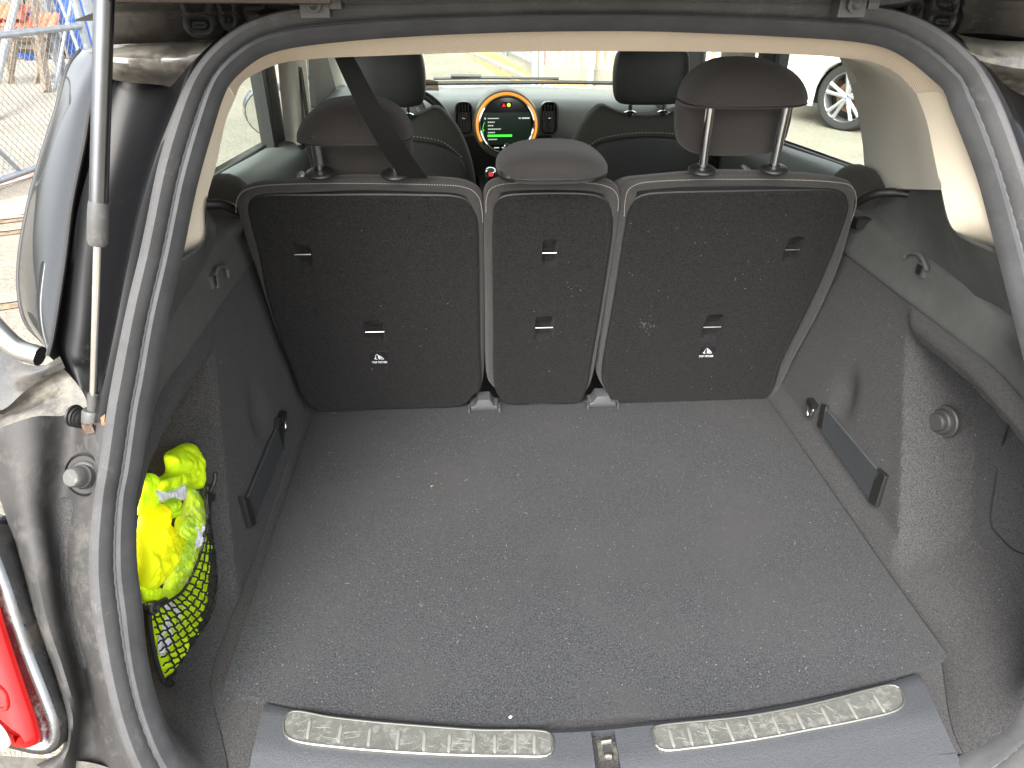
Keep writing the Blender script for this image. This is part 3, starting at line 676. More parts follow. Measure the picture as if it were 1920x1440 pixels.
    # headrest with posts and guides
    if nm == 'left':
        Y0 = 1.115
        sec = [(1.19, -.328, .066, 1.20, 1.25), (1.22, -.326, .080, 1.185, 1.255), (1.262, -.323, .083, 1.165, 1.25), (1.300, -.322, .084, 1.140, 1.24), (1.307, -.322, .086, 1.100, 1.235), (1.315, -.322, .087, 1.094, 1.235), (1.330, -.321, .081, 1.098, 1.232), (1.347, -.319, .066, 1.105, 1.225), (1.360, -.317, .044, 1.118, 1.205), (1.366, -.315, .012, 1.14, 1.18)]
        headrest(rt, sec, hr_fabric, 1.309); pp = [((600, 322), (590, 258)), ((741, 324), (738, 285))]; gy = 1.135
    elif nm == 'mid':
        sec = [(1.246, -.018, .070, 1.100, 1.22), (1.252, -.018, .083, 1.088, 1.23), (1.262, -.018, .088, 1.082, 1.235), (1.271, -.018, .085, 1.083, 1.235), (1.283, -.018, .070, 1.09, 1.23), (1.292, -.018, .045, 1.11, 1.21), (1.295, -.018, .012, 1.14, 1.17)]
        headrest(rt, sec, mat('mid_headrest_fabric', (.021, .0192, .0175), .95, ns=500, na=.25, bs=1300, bd=.0006, sheen=.12), 1.257); pp = [((965, 327), (962, 318)), ((1105, 326), (1102, 318))]; gy = 1.125
    else:
        sec = [(1.270, .279, .035, 1.165, 1.19), (1.276, .279, .070, 1.156, 1.205), (1.290, .277, .086, 1.150, 1.21), (1.320, .274, .092, 1.144, 1.212), (1.348, .272, .092, 1.136, 1.213), (1.356, .272, .094, 1.088, 1.213), (1.366, .272, .094, 1.082, 1.213), (1.385, .270, .086, 1.086, 1.21), (1.402, .268, .068, 1.096, 1.20), (1.414, .266, .040, 1.11, 1.19), (1.418, .265, .010, 1.13, 1.17)]
        headrest(rt, sec, mat('brown_headrest_fabric', (.024, .020, .018), .95, ns=500, na=.25, bs=1300, bd=.0006, sheen=.12), 1.358); pp = [((1317, 316), (1334, 190)), ((1451, 314), (1478, 188))]; gy = 1.135
    for a, b in pp:
        lo = PY(a, gy); hi = PY(b, gy-.03) if nm != 'mid' else PY(b, gy)
        part('headrest_post', tube([lo, lo*.5+hi*.5+A(0, .002, 0), hi, hi+A(0, .03, .006)], .0074, 18), chrome, parent=rt)
        part('post_guide', lathe(lo+A(0, 0, -.002), (0, -.12, 1), [(.0200, -.0035), (.0225, -.001), (.0222, .001), (.0195, .0035), (.013, .005), (.009, .0055), (.0085, .004)], 36, 1.0), black_plastic, parent=rt)
        if nm == 'mid':
            V, F = lathe(lo+A(0, -.004, .004), (0, -.12, 1), [(.024, -.006), (.027, 0), (.024, .006), (.01, .008)], 28); part('guide_button', (V, F), black_plastic, parent=rt)
# hinge covers between the seat backs
for cx, cy in ((907, 746), (1124, 742)):
    c = PZ((cx, cy), .705); c[1] = 1.325
    V, F = slab(place2d([(-.032, -.006), (.032, -.006), (.030, .006), (.022, .009), (.013, .024), (-.013, .024), (-.022, .009), (-.030, .006)], c, (1, 0, 0), (0, 0, 1)), (0, -1, 0), [(0, -.02), (0, .010), (.002, .014), (.004, .015)])
    part('seat_hinge_cover', (V, F), mat('hinge_cover_plastic', (.06, .06, .064), .4), angle=30)
    m = MB(); m.box(c+A(-.033, -.012, 0), (.004, .02, .014)).box(c+A(.033, -.012, 0), (.004, .02, .014)); m.obj('hinge_bracket', grey_plastic, car)

lp = []
for nm, xr in (('l', (-.47, -.02)), ('m', (-.0, .10)), ('r', (.12, .46))):
    for k in range(70 if nm == 'r' else 26):
        x = random.uniform(*xr); z = random.uniform(.74, 1.18); lp.append((A(x, 1.33+SK*(z-.7), z)+NS*.0056, NS))
for k in range(40):
    q = PS((1210+random.gauss(0, 8), 607+random.gauss(0, 5)))+NS*.0056; lp.append((q, NS))
lint('seat_lint', lp, 'tiny pale specks stuck to the carpeted seat backs', (0, 1.3, .7), (.001, .003))
wl = []
for k in range(420):
    p = (random.uniform(1500, 1900), random.uniform(520, 1200)); q = onwall(p, 1, .0006)
    if q[2] < 1.05: wl.append((q, (-1, -.2, 0)))
for k in range(140):
    p = (random.uniform(300, 560), random.uniform(600, 1380)); q = onwall(p, -1, .0006)
    if q[2] < 1.05 and not (p[0] < 410 and p[1] > 820): wl.append((q, (1, -.2, 0)))
lint('side_wall_lint', wl, 'tiny pale specks on the side lining carpet', (0, .9, .7), (.001, .003))
# crumbs, leaf bits
def chip(name, p, z, s, m, lab, cat, on=None):
    c = on if on is not None else PZ(p, z); n = 9; a0 = random.random()*6
    P = [c+A(math.cos(a0+6.28*i/n), math.sin(a0+6.28*i/n)*.7, 0)*s*random.uniform(.45, 1.2) for i in range(n)]
    V, F = slab(P, (0, 0, 1), [(0, 0), (0, s*.2), (s*.15, s*.35)]); V = [A(v[0], v[1], v[2]+abs(v[0]-c[0])*.4) for v in V]
    return solo(name, V, F, m, lab, cat, tuple(c), smooth=False)
chip('wood_chip', (432, 1357), .712, .008, crumbm, 'pale wood chip on the dark carpet left of the sill', 'wood chip', on=onwall((432, 1357), -1, .002))
chip('leaf_scrap', (809, 912), .7005, .0035, leafm, 'tiny reddish scrap on the boot floor, left of the middle', 'leaf scrap')
chip('crumb', (957, 1345), .7005, .0032, crumbm, 'yellow crumb at the front edge of the floor board', 'crumb')

# ================================================================== seat belt, front seats, cabin
beltm = mat('belt_webbing', (.005, .0045, .0045), .7, weave=600)
b0, b1 = PY((642, 100), 1.03), PY((774, 330), 1.125)
ctr = [b0+(b1-b0)*t+A(0, -.028*math.sin(t*3.1), 0) for t in np.linspace(-.08, 1.02, 24)]
wv = A(.0215, .004, -.002)
belt = thing('seat_belt', 'black webbing seat belt running diagonally in front of the left headrest', 'seat belt', tuple(b1))
V, F = surf([[c-wv*(.55+.45*i/23) for i, c in enumerate(ctr)], [c+wv*(.55+.45*i/23) for i, c in enumerate(ctr)]], 24, 2); part('webbing', thicken((V, F), (0, .0015, 0)), beltm, parent=belt)
fs = {-1: 'driver side front seat with rounded shoulder, left of the round display', 1: 'passenger front seat, its dark headrest right of the round display'}
for s in (-1, 1):
    cx = .383 if s > 0 else -.372
    rt = thing('front_seat', fs[s], 'car seat', (cx, 2.3, .35))
    secs = [(.45, cx, .23, 2.18, 2.36), (.8, cx, .245, 2.17, 2.33), (.98, cx, .24, 2.18, 2.31), (1.06, cx, .22, 2.185, 2.30), (1.115, cx, .195, 2.19, 2.29), (1.145, cx, .165, 2.20, 2.285), (1.158, cx, .12, 2.21, 2.275), (1.160, cx, .03, 2.23, 2.26)]
    n = 56; S = catmull([A(*q) for q in secs], 44); V = []; F = []
    for z, c, w, y0, y1 in S:
        for k in range(n):
            a = 2*math.pi*k/n; ca, sa = math.cos(a), math.sin(a); e = .45
            V.append(A(c+w*math.copysign(abs(ca)**e, ca), (y0+y1)/2+(y1-y0)/2*math.copysign(abs(sa)**e, sa), z))
    for j in range(len(S)-1):
        for k in range(n): F.append((j*n+k, j*n+(k+1) % n, (j+1)*n+(k+1) % n, (j+1)*n+k))
    F.append(tuple((len(S)-1)*n+k for k in range(n)))
    # shoulder humps either side of the dip under the headrest
    V = [A(v[0], v[1], v[2]+(.022*math.exp(-((abs(v[0]-cx)-.135)/.035)**2)-.012*math.exp(-((v[0]-cx)/.07)**2))*sm((v[2]-1.0)/.12)) for v in V]
    part('backrest', (V, F), front_fab, parent=rt, angle=60)
    pz = [(cx-.205, 1.03), (cx-.15, 1.075), (cx-.08, 1.09), (cx, 1.095), (cx+.08, 1.09), (cx+.15, 1.075), (cx+.205, 1.03), (cx+.215, .9), (cx+.2, .55), (cx-.2, .55), (cx-.215, .9)]
    part('map_pocket', slab(catmull([A(x, 2.180, z) for x, z in pz], 80, True), (0, -1, 0), [(0, -.01), (0, .004), (.004, .009), (.01, .011)]), front_leather, parent=rt)
    stitches(catmull([A(x, 2.176, z+.012) for x, z in pz[:7]], 60), A(0, -1, 0), .010, .006, .0012).obj('stitching', thread, rt, stuff=True)
    sec = [(1.185, cx, .075, 2.17, 2.25), (1.19, cx, .092, 2.155, 2.26), (1.205, cx, .101, 2.15, 2.262), (1.24, cx, .107, 2.148, 2.265), (1.29, cx, .107, 2.152, 2.262), (1.32, cx, .100, 2.16, 2.255), (1.34, cx, .08, 2.17, 2.245), (1.348, cx, .03, 2.19, 2.23)]
    headrest(rt, sec, front_leather)
    for k in (-1, 1):
        part('headrest_post', tube([A(cx+k*.05, 2.21, 1.13), A(cx+k*.05, 2.21, 1.195)], .006, 12), chrome, parent=rt)
        part('post_guide', lathe(A(cx+k*.05, 2.205, 1.156), (0, 0, 1), [(.018, -.004), (.018, .004), (.008, .008)], 20), chrome, parent=rt)
    m = MB(); m.box((cx, 2.55, .5), (.46, .5, .16)); m.obj('seat_cushion', front_fab, rt)
# floor pan, roof, bench under the rear seats
part('floor_pan', (lambda m: (m.V, m.F))(MB().box((0, 2.3, .30), (1.36, 2.6, .05)).box((0, 1.66, .42), (1.2, .5, .3))), dark_trim)
part('centre_console', (lambda m: (m.V, m.F))(MB().box((0, 2.55, .60), (.22, 1.1, .42))), dark_trim)
roof_in = mat('roof_lining', (.50, .44, .36), .95, ns=300, na=.05)
V, F = surf([[A(x, y, 1.475+.045*(1-(x/.6)**2)*sm((y-.9)/.25)+.02*sm((y-.9)/.25)-.08*sm((y-2.55)/.4)) for x in (-.62, -.58, -.4, -.2, 0, .2, .4, .58, .62)] for y in (.985, 1.05, 1.2, 1.5, 1.9, 2.3, 2.6, 2.85)], 40, 3)
part('headliner', (V, F), roof_in)
V, F = surf([[A(x, y, 1.505+.055*(1-(x/.66)**2)*sm((y-.8)/.3)+.02*sm((y-.9)/.25)-.09*sm((y-2.55)/.4)) for x in (-.68, -.64, -.45, -.2, 0, .2, .45, .64, .68)] for y in (.90, 1.0, 1.2, 1.5, 1.9, 2.3, 2.6, 2.9)], 40, 3)
part('roof', (V, F), paint)
# doors: inner panels, frames, glass, pillars
clearg = window_glass('side_window_glass', (.86, .95, .88)); windg = window_glass('windscreen_glass', (.88, .95, .86))
door_top = mat('door_top_plastic', (.10, .112, .105), .5, bs=700, bd=.0005)
for s in (-1, 1):
    for (ya0, yb, nm) in ((1.50, 2.20, 'rear'), (2.22, 3.25, 'front')):
        c = []
        for x, z in ((.66, .45), (.66, .85), (.60, .93), (.60, 1.02), (.612, 1.075), (.635, 1.098), (.668, 1.104), (.69, 1.10)):
            c.append([A(s*x, y, z+.055*sm((2.3-y)/.9)) for y in (ya0, ya0+.1, (ya0+yb)/2, yb-.02)])
        dp = part('door', surf(c, 24, 4), door_top, label=f'{nm} door inner panel on the {"left" if s < 0 else "right"}')
        hd = MB(); yc = yb-.42; hd.tube(catmull([A(s*.60, yc, 1.06), A(s*.575, yc+.02, 1.075), A(s*.575, yc+.10, 1.075), A(s*.60, yc+.13, 1.06)], 14), .007, 8); hd.obj('door_handle', satin, dp)
        # outer skin
        c = [[A(s*x, y, z+.055*sm((2.3-y)/.9)) for y in (ya0-.05, (ya0+yb)/2, yb)] for x, z in ((.715, 1.105), (.75, 1.07), (.775, .95), (.785, .75), (.77, .5), (.73, .35))]
        part('door_skin', surf(c, 14, 3), paint, parent=dp)
        # glass pane
        zz = lambda y: 1.10+.055*sm((2.3-y)/.9)
        gy0, gy1 = ya0-.02, yb-.03
        part('window_pane', ([A(s*.692, gy0, zz(gy0)-.01), A(s*.692, gy1, zz(gy1)-.01), A(s*.655, gy1, 1.43), A(s*.655, gy0, 1.45)], [(0, 1, 2, 3)]), clearg, parent=dp, smooth=False)
        part('window_seal', tube([A(s*.690, gy0, zz(gy0)+.001), A(s*.690, (gy0+gy1)/2, zz((gy0+gy1)/2)+.001), A(s*.690, gy1, zz(gy1)+.001)], .006, 8), black_plastic, parent=dp)
    # black frame between rear window and centre pillar, and the centre pillar trim
    fr = MB(); fr.box((s*.682, 2.07, 1.28), (.035, .13, .40)).box((s*.668, 1.985, 1.28), (.02, .03, .40)); fr.obj('door_frame', dark_trim, car)
    fr = MB(); fr.tube([A(s*.665, 1.985, 1.10), A(s*.652, 1.985, 1.45)], .012, 10); fr.obj('door_seal', black_plastic, car)
    V, F = slab([A(s*.63, 2.10, 1.09), A(s*.63, 2.28, 1.09), A(s*.625, 2.30, 1.25), A(s*.61, 2.27, 1.48), A(s*.61, 2.13, 1.48), A(s*.625, 2.115, 1.25)], A(-s, 0, 0), [(0, -.03), (0, .004), (.008, .012), (.018, .014)])
    part('centre_pillar_trim', (V, F), grey_pillar)
    m = MB(); m.box((s*.645, 2.19, .80), (.06, .20, .60)); m.obj('centre_pillar_foot', dark_trim, car)
    m = MB(); b_ = catmull([A(s*.612, 2.17, 1.36), A(s*.605, 2.16, 1.25), A(s*.60, 2.14, 1.12), A(s*.58, 2.12, .95)], 14); V, F = surf([b_, [q+A(0, .04, 0) for q in b_]], 14, 1); part('front_belt', thicken((V, F), (s*.002, 0, 0)), beltm)
    # black mirror triangle, front frame and windscreen pillar
    m = MB(); m.add(*thicken(([A(s*.68, 2.70, 1.08), A(s*.68, 3.20, 1.05), A(s*.655, 2.86, 1.30), A(s*.65, 2.74, 1.45), A(s*.655, 2.66, 1.45)], [(0, 1, 2, 3, 4)]), (s*.02, 0, 0))); m.obj('front_door_frame', dark_trim, car, smooth=False)
    V, F = surf([[A(s*.60, 2.74, 1.46), A(s*.635, 3.05, 1.28), A(s*.665, 3.38, 1.06)], [A(s*.60, 2.68, 1.46), A(s*.64, 2.98, 1.27), A(s*.672, 3.30, 1.05)], [A(s*.64, 2.66, 1.46), A(s*.668, 2.94, 1.27), A(s*.69, 3.24, 1.05)]], 14, 3)
    part('windscreen_pillar', thicken((V, F), (s*.01, .03, .01)), grey_pillar)
    V, F = lathe((s*.86, 2.86, 1.06), (0, 1, .05), [(.09, -.03), (.105, .01), (.09, .07), (.03, .10)], 24, 1.2)
    mr = part('door_mirror', (V, F), paint); V, F = lathe((s*.86, 2.826, 1.06), (0, -1, -.05), [(.085, -.002), (.085, .004)], 24, 1.2); part('mirror_glass', (V, F), chrome, parent=mr)
# windscreen and bonnet
part('windscreen', ([A(-.66, 3.52, 1.055), A(.66, 3.52, 1.055), A(.60, 2.80, 1.47), A(-.60, 2.80, 1.47)], [(0, 1, 2, 3)]), windg, smooth=False)
part('windscreen_seal', tube([A(-.66, 3.50, 1.060), A(-.3, 3.53, 1.066), A(.3, 3.53, 1.066), A(.66, 3.50, 1.060)], .008, 8), black_plastic)
V, F = surf([[A(x, y, z-.05*(x/.7)**2) for x in (-.72, -.4, 0, .4, .72)] for y, z in ((3.50, 1.03), (3.8, 1.02), (4.2, .97), (4.5, .88), (4.6, .7), (4.62, .4))], 20, 4)
part('bonnet', (V, F), paint)
m = MB(); m.tube([A(-.30, 3.62, 1.075), A(-.05, 3.575, 1.082), A(.28, 3.56, 1.078)], .007, 6).tube([A(-.08, 3.58, 1.088), A(-.22, 3.60, 1.088)], .009, 6); m.obj('wiper', black_plastic, car)
# ---- dashboard
dash_m = mat('dashboard_plastic', (.20, .21, .195), .42, bs=600, bd=.0005, spec=.6)
c = [[A(x, y+.10*(abs(x)/.66)**2*(-1 if y > 3.2 else -.3), z-.02*(abs(x)/.66)**3) for x in (-.665, -.5, -.3, -.1, .1, .3, .5, .665)] for y, z in ((3.50, 1.052), (3.3, 1.062), (3.1, 1.072), (3.0, 1.068), (2.955, 1.045), (2.94, 1.0), (2.935, .95), (2.95, .91), (2.98, .86), (3.0, .7))]
dash = part('dashboard', surf(c, 50, 4), dash_m)
m = MB(); m.box((0, 2.96, .80), (.36, .14, .30)); m.obj('console_stack', black_plastic, dash)
dc = PY((950, 235), 2.86)
V, F = lathe(dc+A(0, .16, -.006), (0, -1, .0), [(.10, -.2), (.120, -.02), (.128, .06), (.131, .115), (.127, .132), (.121, .136)], 64); part('display_hood', (V, F), mat('hood_plastic', (.20, .19, .16), .35, spec=.6), parent=dash)
def ring(c, ax, r0, r1, h0, h1, n=72): return lathe(c, ax, [(r0, h0), (r0, h1), (r0+(r1-r0)*.5, h1+.003), (r1, h1), (r1, h0)], n)
ax = A(0, -1, .12)
V, F = ring(dc, ax, .108, .1180, -.02, .008); F = [f for f in F[:-2] if np.mean([V[i][2] for i in f]) > dc[2]-.052]; part('display_light_ring', (V, F), mat('orange_light_ring', (.7, .30, .05), .3, emit=((1, .42, .07), .18)), parent=dash)
V, F = ring(dc, ax, .0985, .1075, -.02, .013); part('display_bezel', (V, F[:-2]), chrome, parent=dash)
axn = ax/np.linalg.norm(ax); DU = A(1, 0, 0); DV = np.cross(DU, axn); DV = DV if DV[2] > 0 else -DV
V, F = lathe(dc, ax, [(.1, -.02), (.1, .002), (.002, .002)], 64); screen = part('round_display', (V, F), mat('display_glass', (.004, .006, .006), .12, coat=.5), parent=dash)
dcs = dc+axn*.0035
def quad(nm, x0, y0, x1, y1, m, lift=.0):
    c = [dcs+axn*lift+DU*x+DV*y for x, y in ((x0, y0), (x1, y0), (x1, y1), (x0, y1))]; return part(nm, (c, [(0, 1, 2, 3)]), m, parent=dash, smooth=False)
em = lambda n, c, k: mat(n, tuple(x*.3 for x in c), .4, emit=(c, k*.45))
q1 = MB()
def bar(mb, x0, y0, x1, y1, l=.001): mb.add([dcs+axn*l+DU*x+DV*y for x, y in ((x0, y0), (x1, y0), (x1, y1), (x0, y1))], [(0, 1, 2, 3)])
bar(q1, -.092, -.070, .092, .046, .0); q1.obj('display_panel', mat('display_dark_panel', (.004, .008, .006), .2, emit=((.02, .06, .03), .04)), dash, smooth=False)
q = MB(); bar(q, -.074, -.041, .020, -.033); q.obj('menu_highlight', em('green_menu_row', (.06, .7, .05), .9), dash, smooth=False)
q = MB()
for i, w in enumerate((.026, .022, .050, .026, 0, .034)):
    y = .012-.0125*i
    x = -.072
    while w and x < -.072+w: l = random.uniform(.004, .007); bar(q, x, y-.0018, min(x+l, -.072+w), y+.0022); x += l+.0016
bar(q, -.072, .024, -.03, .027); bar(q, .046, .023, .054, .028); bar(q, .058, .023, .088, .028); bar(q, -.085, .0225, -.079, .0285); bar(q, -.05, -.083, -.03, -.079); bar(q, -.02, -.083, .0, -.079)
q.obj('menu_text', em('menu_text_white', (.6, .66, .6), .5), dash, smooth=False)
q = MB(); pts = [dcs+axn*.001+DU*(-.080-.012*math.cos(a))+DV*(-.02+.034*math.sin(a)) for a in np.linspace(-1.2, 1.2, 14)]; q.tube(pts, .0012, 5); q.tube([dcs+axn*.001+DU*-.093+DV*-.017, dcs+axn*.001+DU*-.087+DV*-.017], .003, 5); q.obj('menu_arc', em('green_menu_arc', (.08, .6, .06), .7), dash)
c = dcs+DV*.073; V, F = slab(place2d(rrect(.044, .020, .0095), c, DU, DV), axn, [(0, 0), (0, .002), (.001, .003)]); part('hazard_switch', (V, F), black_plastic, parent=dash)
q = MB(); q.add([c+axn*.004+DU*x+DV*y for x, y in ((-.017, -.006), (-.004, -.006), (-.0105, .006))], [(0, 1, 2)]); q.obj('hazard_triangle', em('red_triangle', (.9, .02, .02), 1.0), dash, smooth=False)
V, F = lathe(c+axn*.002+DU*.0085, ax, [(.0068, 0), (.0068, .0025), (.001, .0025)], 20); part('green_lamp', (V, F), em('green_dot', (.5, .75, .05), .9), parent=dash)
V, F = lathe(dcs+DU*.0-DV*.078, ax, [(.012, 0), (.012, .012), (.009, .014), (.003, .010), (.001, .010)], 24); part('volume_knob', (V, F), chrome, parent=dash)
for s, p in ((-1, (870, 222)), (1, (1030, 222))):
    c = PY(p, 2.925); u, v = A(1, 0, 0), A(0, .1, 1)
    o = rrect(.064, .118, .024)
    vent = part('air_vent', slab(place2d(o, c+A(0, .01, 0), u, v), A(0, -1, .1), [(0, -.03), (0, .006), (.002, .009), (.005, .009), (.007, .005), (.007, -.012)]), mat('gloss_black', (.01, .01, .01), .1, coat=1), parent=dash)
    part('vent_ring', tube([q+A(0, -.008, 0) for q in place2d(rrect(.066, .120, .025), c, u, v)], .0022, 6, closed=True), grey_plastic, parent=dash)
    for k in range(4): m = MB(); m.box(c+A(-.018+.012*k, 0, 0), (.0022, .012, .098)); m.obj('vent_slat', grey_plastic, dash)
    V, F = lathe(c+A(0, -.006, 0), (0, -1, .1), [(.008, 0), (.009, .004), (.006, .009), (.002, .010)], 16); part('vent_knob', (V, F), chrome, parent=dash)
# instrument binnacle and steering wheel
ic = A(-.385, 2.80, 1.055); V, F = lathe(ic, (0, -1, .25), [(.085, -.06), (.088, .02), (.078, .025), (.075, .012), (.003, .012)], 48); part('instrument_cluster', (V, F), mat('instrument_rim', (.12, .12, .12), .3, spec=.6), parent=dash)
V, F = lathe(ic+A(0, -.015, .003), (0, -1, .25), [(.07, 0), (.07, .001), (.002, .001)], 48); part('instrument_dial', (V, F), mat('dial_face', (.16, .18, .17), .4), parent=dash)
q = MB(); w_, v_ = A(1, 0, 0), A(0, .24, .97)
for k in range(30):
    a = math.radians(-40+260*k/29); c0 = ic+A(0, -.0175, .004); d_ = w_*math.cos(a)+v_*math.sin(a); q.tube([c0+d_*.054, c0+d_*(.066 if k % 3 == 0 else .061)], .0012, 4)
q.obj('dial_marks', white_print, dash, stuff=True)
wc = A(-.375, 2.62, 1.0); nrm = A(0, -1, .42); nrm /= np.linalg.norm(nrm); u = A(1, 0, 0); v = np.cross(u, nrm); v = v if v[2] > 0 else -v
V, F = tube([wc+(u*math.cos(a)+v*math.sin(a))*.172 for a in np.linspace(0, 2*math.pi, 72, endpoint=False)], .0145, 14, closed=True)
sw_ = part('steering_wheel', (V, F), mat('wheel_leather', (.015, .015, .015), .4), angle=60)
m = MB(); m.tube([wc+u*.17, wc+u*.05], .013, 8).tube([wc-u*.17, wc-u*.05], .013, 8).tube([wc-v*.17, wc-v*.05], .013, 8); m.obj('wheel_spoke', grey_plastic, sw_)
V, F = lathe(wc, nrm, [(.065, -.03), (.062, .01), (.03, .022), (.002, .024)], 32); part('wheel_hub', (V, F), black_plastic, parent=sw_)
V, F = slab([PY(p, 3.3) for p in ((790, 150), (805, 149), (821, 152), (823, 170), (790, 170))], A(0, -1, 0), [(0, -.002), (0, .002)]); part('head_up_screen', (V, F), window_glass('smoked_glass', (.45, .42, .4)), parent=dash, smooth=False)
gk = PY((920, 324), 2.30); V, F = lathe(gk, (0, -.3, 1), [(.004, -.03), (.013, -.018), (.0195, -.004), (.019, .006), (.013, .014), (.004, .017)], 28)
part('gear_knob', (V, F), chrome); m = MB(); m.box(gk+A(0, -.016, -.001), (.014, .008, .010)); m.obj('gear_indicator', em('red_indicator', (.8, .03, .03), .6), car)
part('gear_lever', tube([gk-A(0, -.01, .03), gk-A(0, -.03, .16)], .008, 10), black_plastic)


# ================================================================== bodywork around the opening (left side in view)
def PB(p, off): return PA(p, off)
def colx(cols): return [[PB(p, o) for p in c] for c, o in cols]
g = [([(432, 66), (380, 120), (352, 180), (322, 262), (290, 383), (268, 480), (244, 600), (218, 733), (206, 800)], .012),
     ([(405, 72), (358, 124), (337, 187), (296, 290), (267, 383), (246, 473), (220, 610), (194, 733), (184, 790)], .006),
     ([(398, 80), (350, 130), (328, 190), (288, 292), (260, 386), (240, 473), (214, 610), (188, 733), (178, 790)], .012),
     ([(370, 95), (320, 150), (300, 200), (270, 290), (240, 383), (222, 473), (200, 610), (176, 733), (168, 800)], .055),
     ([(310, 105), (260, 160), (240, 210), (222, 290), (196, 383), (176, 473), (160, 610), (150, 700), (160, 745)], .075),
     ([(240, 110), (210, 150), (190, 210), (172, 290), (150, 383), (138, 473), (125, 600), (118, 660), (132, 705)], .07),
     ([(215, 100), (190, 140), (172, 200), (155, 280), (135, 383), (124, 473), (106, 600), (97, 650), (92, 668)], .050)]
part('rear_gutter', surf(colx(g), 60, 4), paint_clean, label='glossy black painted gutter on the left of the boot opening')
sh = [([(152, 92), (215, 86), (300, 78), (380, 73), (432, 60)], .06), ([(160, 96), (215, 95), (300, 88), (375, 84), (425, 72)], .03), ([(175, 105), (215, 112), (290, 108), (350, 104), (398, 92)], .012), ([(190, 120), (215, 130), (270, 132), (325, 134), (362, 128)], .022), ([(195, 140), (215, 150), (260, 156), (305, 160), (345, 172)], .050)]
part('roof_corner', surf(colx(sh), 40, 4), paint_dusty, label='dusty painted roof corner above the left gutter')
gl = [([(205, 108), (172, 190), (157, 270), (134, 383), (122, 480), (104, 600), (97, 640), (90, 667)], .048),
      ([(190, 100), (152, 180), (132, 270), (108, 383), (92, 480), (80, 590), (82, 635), (88, 660)], .058),
      ([(170, 94), (138, 160), (112, 240), (82, 360), (62, 480), (55, 575), (66, 622), (86, 653)], .085),
      ([(152, 92), (130, 120), (104, 207), (78, 290), (57, 365), (36, 480), (35, 550), (48, 605), (84, 645)], .125)]
part('quarter_glass', surf(colx(gl), 60, 6), quarter_glass, label='wrap-around dark glass pillar cover reflecting the sky')
part('glass_rim', tube(catmull([PB(p, .126) for p in gl[3][0]], 60), .0022, 8), black_plastic)
part('glass_rim', tube(catmull([PB(p, .047) for p in gl[0][0]], 60), .003, 8), black_plastic)
ct = [(-90, 470), (-50, 560), (0, 625), (35, 655), (75, 668)]
cpts = catmull([PB(p, .085) for p in ct], 40)
V, F = tube(cpts, [.0125]*40, 16); part('chrome_belt_trim', (V, F), satin, label='bright metal belt trim ending below the dark glass')
r = [([(-75, 590), (-50, 600), (0, 650), (40, 680), (80, 685), (112, 668)], (.24, .125, .10, .085, .07, .045)),
     ([(-95, 690), (-60, 675), (0, 705), (40, 700), (80, 695), (118, 680)], (.24, .105, .085, .075, .065, .05)),
     ([(-105, 790), (-60, 752), (0, 770), (45, 735), (85, 706), (122, 690)], (.22, .10, .085, .08, .07, .06))]
def rows(rr): return [[PB(p, o) for p, o in zip(c, os)] for c, os in rr]
part('rear_wing', surf(rows(r), 40, 5), paint_silver, label='grey painted rear wing shoulder on the left')
r2 = [([(-104, 788), (-60, 750), (0, 768), (45, 733), (85, 704), (115, 685), (165, 690)], (.22, .10, .085, .08, .07, .07, .085)),
      ([(-106, 795), (-60, 758), (0, 778), (50, 745), (90, 715), (125, 700), (175, 710)], (.23, .12, .105, .10, .09, .085, .080)),
      ([(-108, 805), (-60, 775), (0, 790), (60, 766), (105, 745), (140, 740), (188, 755)], (.11, .085, .075, .075, .08, .08, .065)),
      ([(-110, 820), (-60, 790), (0, 802), (60, 790), (120, 800), (155, 825), (195, 815)], (.09, .07, .06, .06, .06, .06, .05))]
part('wing_flange', surf(rows(r2), 40, 5), paint_dusty)
kk = [([(222, 700), (206, 820), (190, 940), (180, 1055), (190, 1170), (212, 1261), (235, 1367), (270, 1450), (320, 1520)], .014),
      ([(196, 740), (190, 830), (178, 940), (164, 1055), (174, 1170), (196, 1261), (218, 1367), (248, 1450), (290, 1530)], .016),
      ([(165, 770), (160, 850), (148, 950), (138, 1055), (152, 1170), (174, 1261), (196, 1350), (215, 1440), (250, 1530)], .030),
      ([(140, 775), (135, 850), (118, 950), (118, 1055), (134, 1170), (158, 1261), (172, 1335), (180, 1420), (200, 1520)], .048),
      ([(112, 780), (108, 850), (96, 950), (104, 1055), (122, 1170), (146, 1261), (158, 1335), (152, 1400), (150, 1500)], .040),
      ([(70, 780), (72, 850), (72, 950), (88, 1055), (106, 1170), (130, 1261), (144, 1330), (134, 1400), (115, 1470)], .014),
      ([(20, 795), (28, 862), (42, 950), (64, 1055), (88, 1170), (116, 1261), (134, 1345), (126, 1405), (90, 1450)], .006),
      ([(-30, 815), (0, 872), (22, 950), (46, 1055), (74, 1170), (105, 1261), (126, 1350), (120, 1408), (70, 1436)], .018),
      ([(-60, 840), (-16, 900), (8, 960), (36, 1060), (66, 1175), (99, 1270), (120, 1356), (113, 1410), (60, 1430)], .045)]
part('lamp_surround', surf(colx(kk), 70, 4), gut_plastic, label='grey plastic gutter moulding around the left tail lamp')
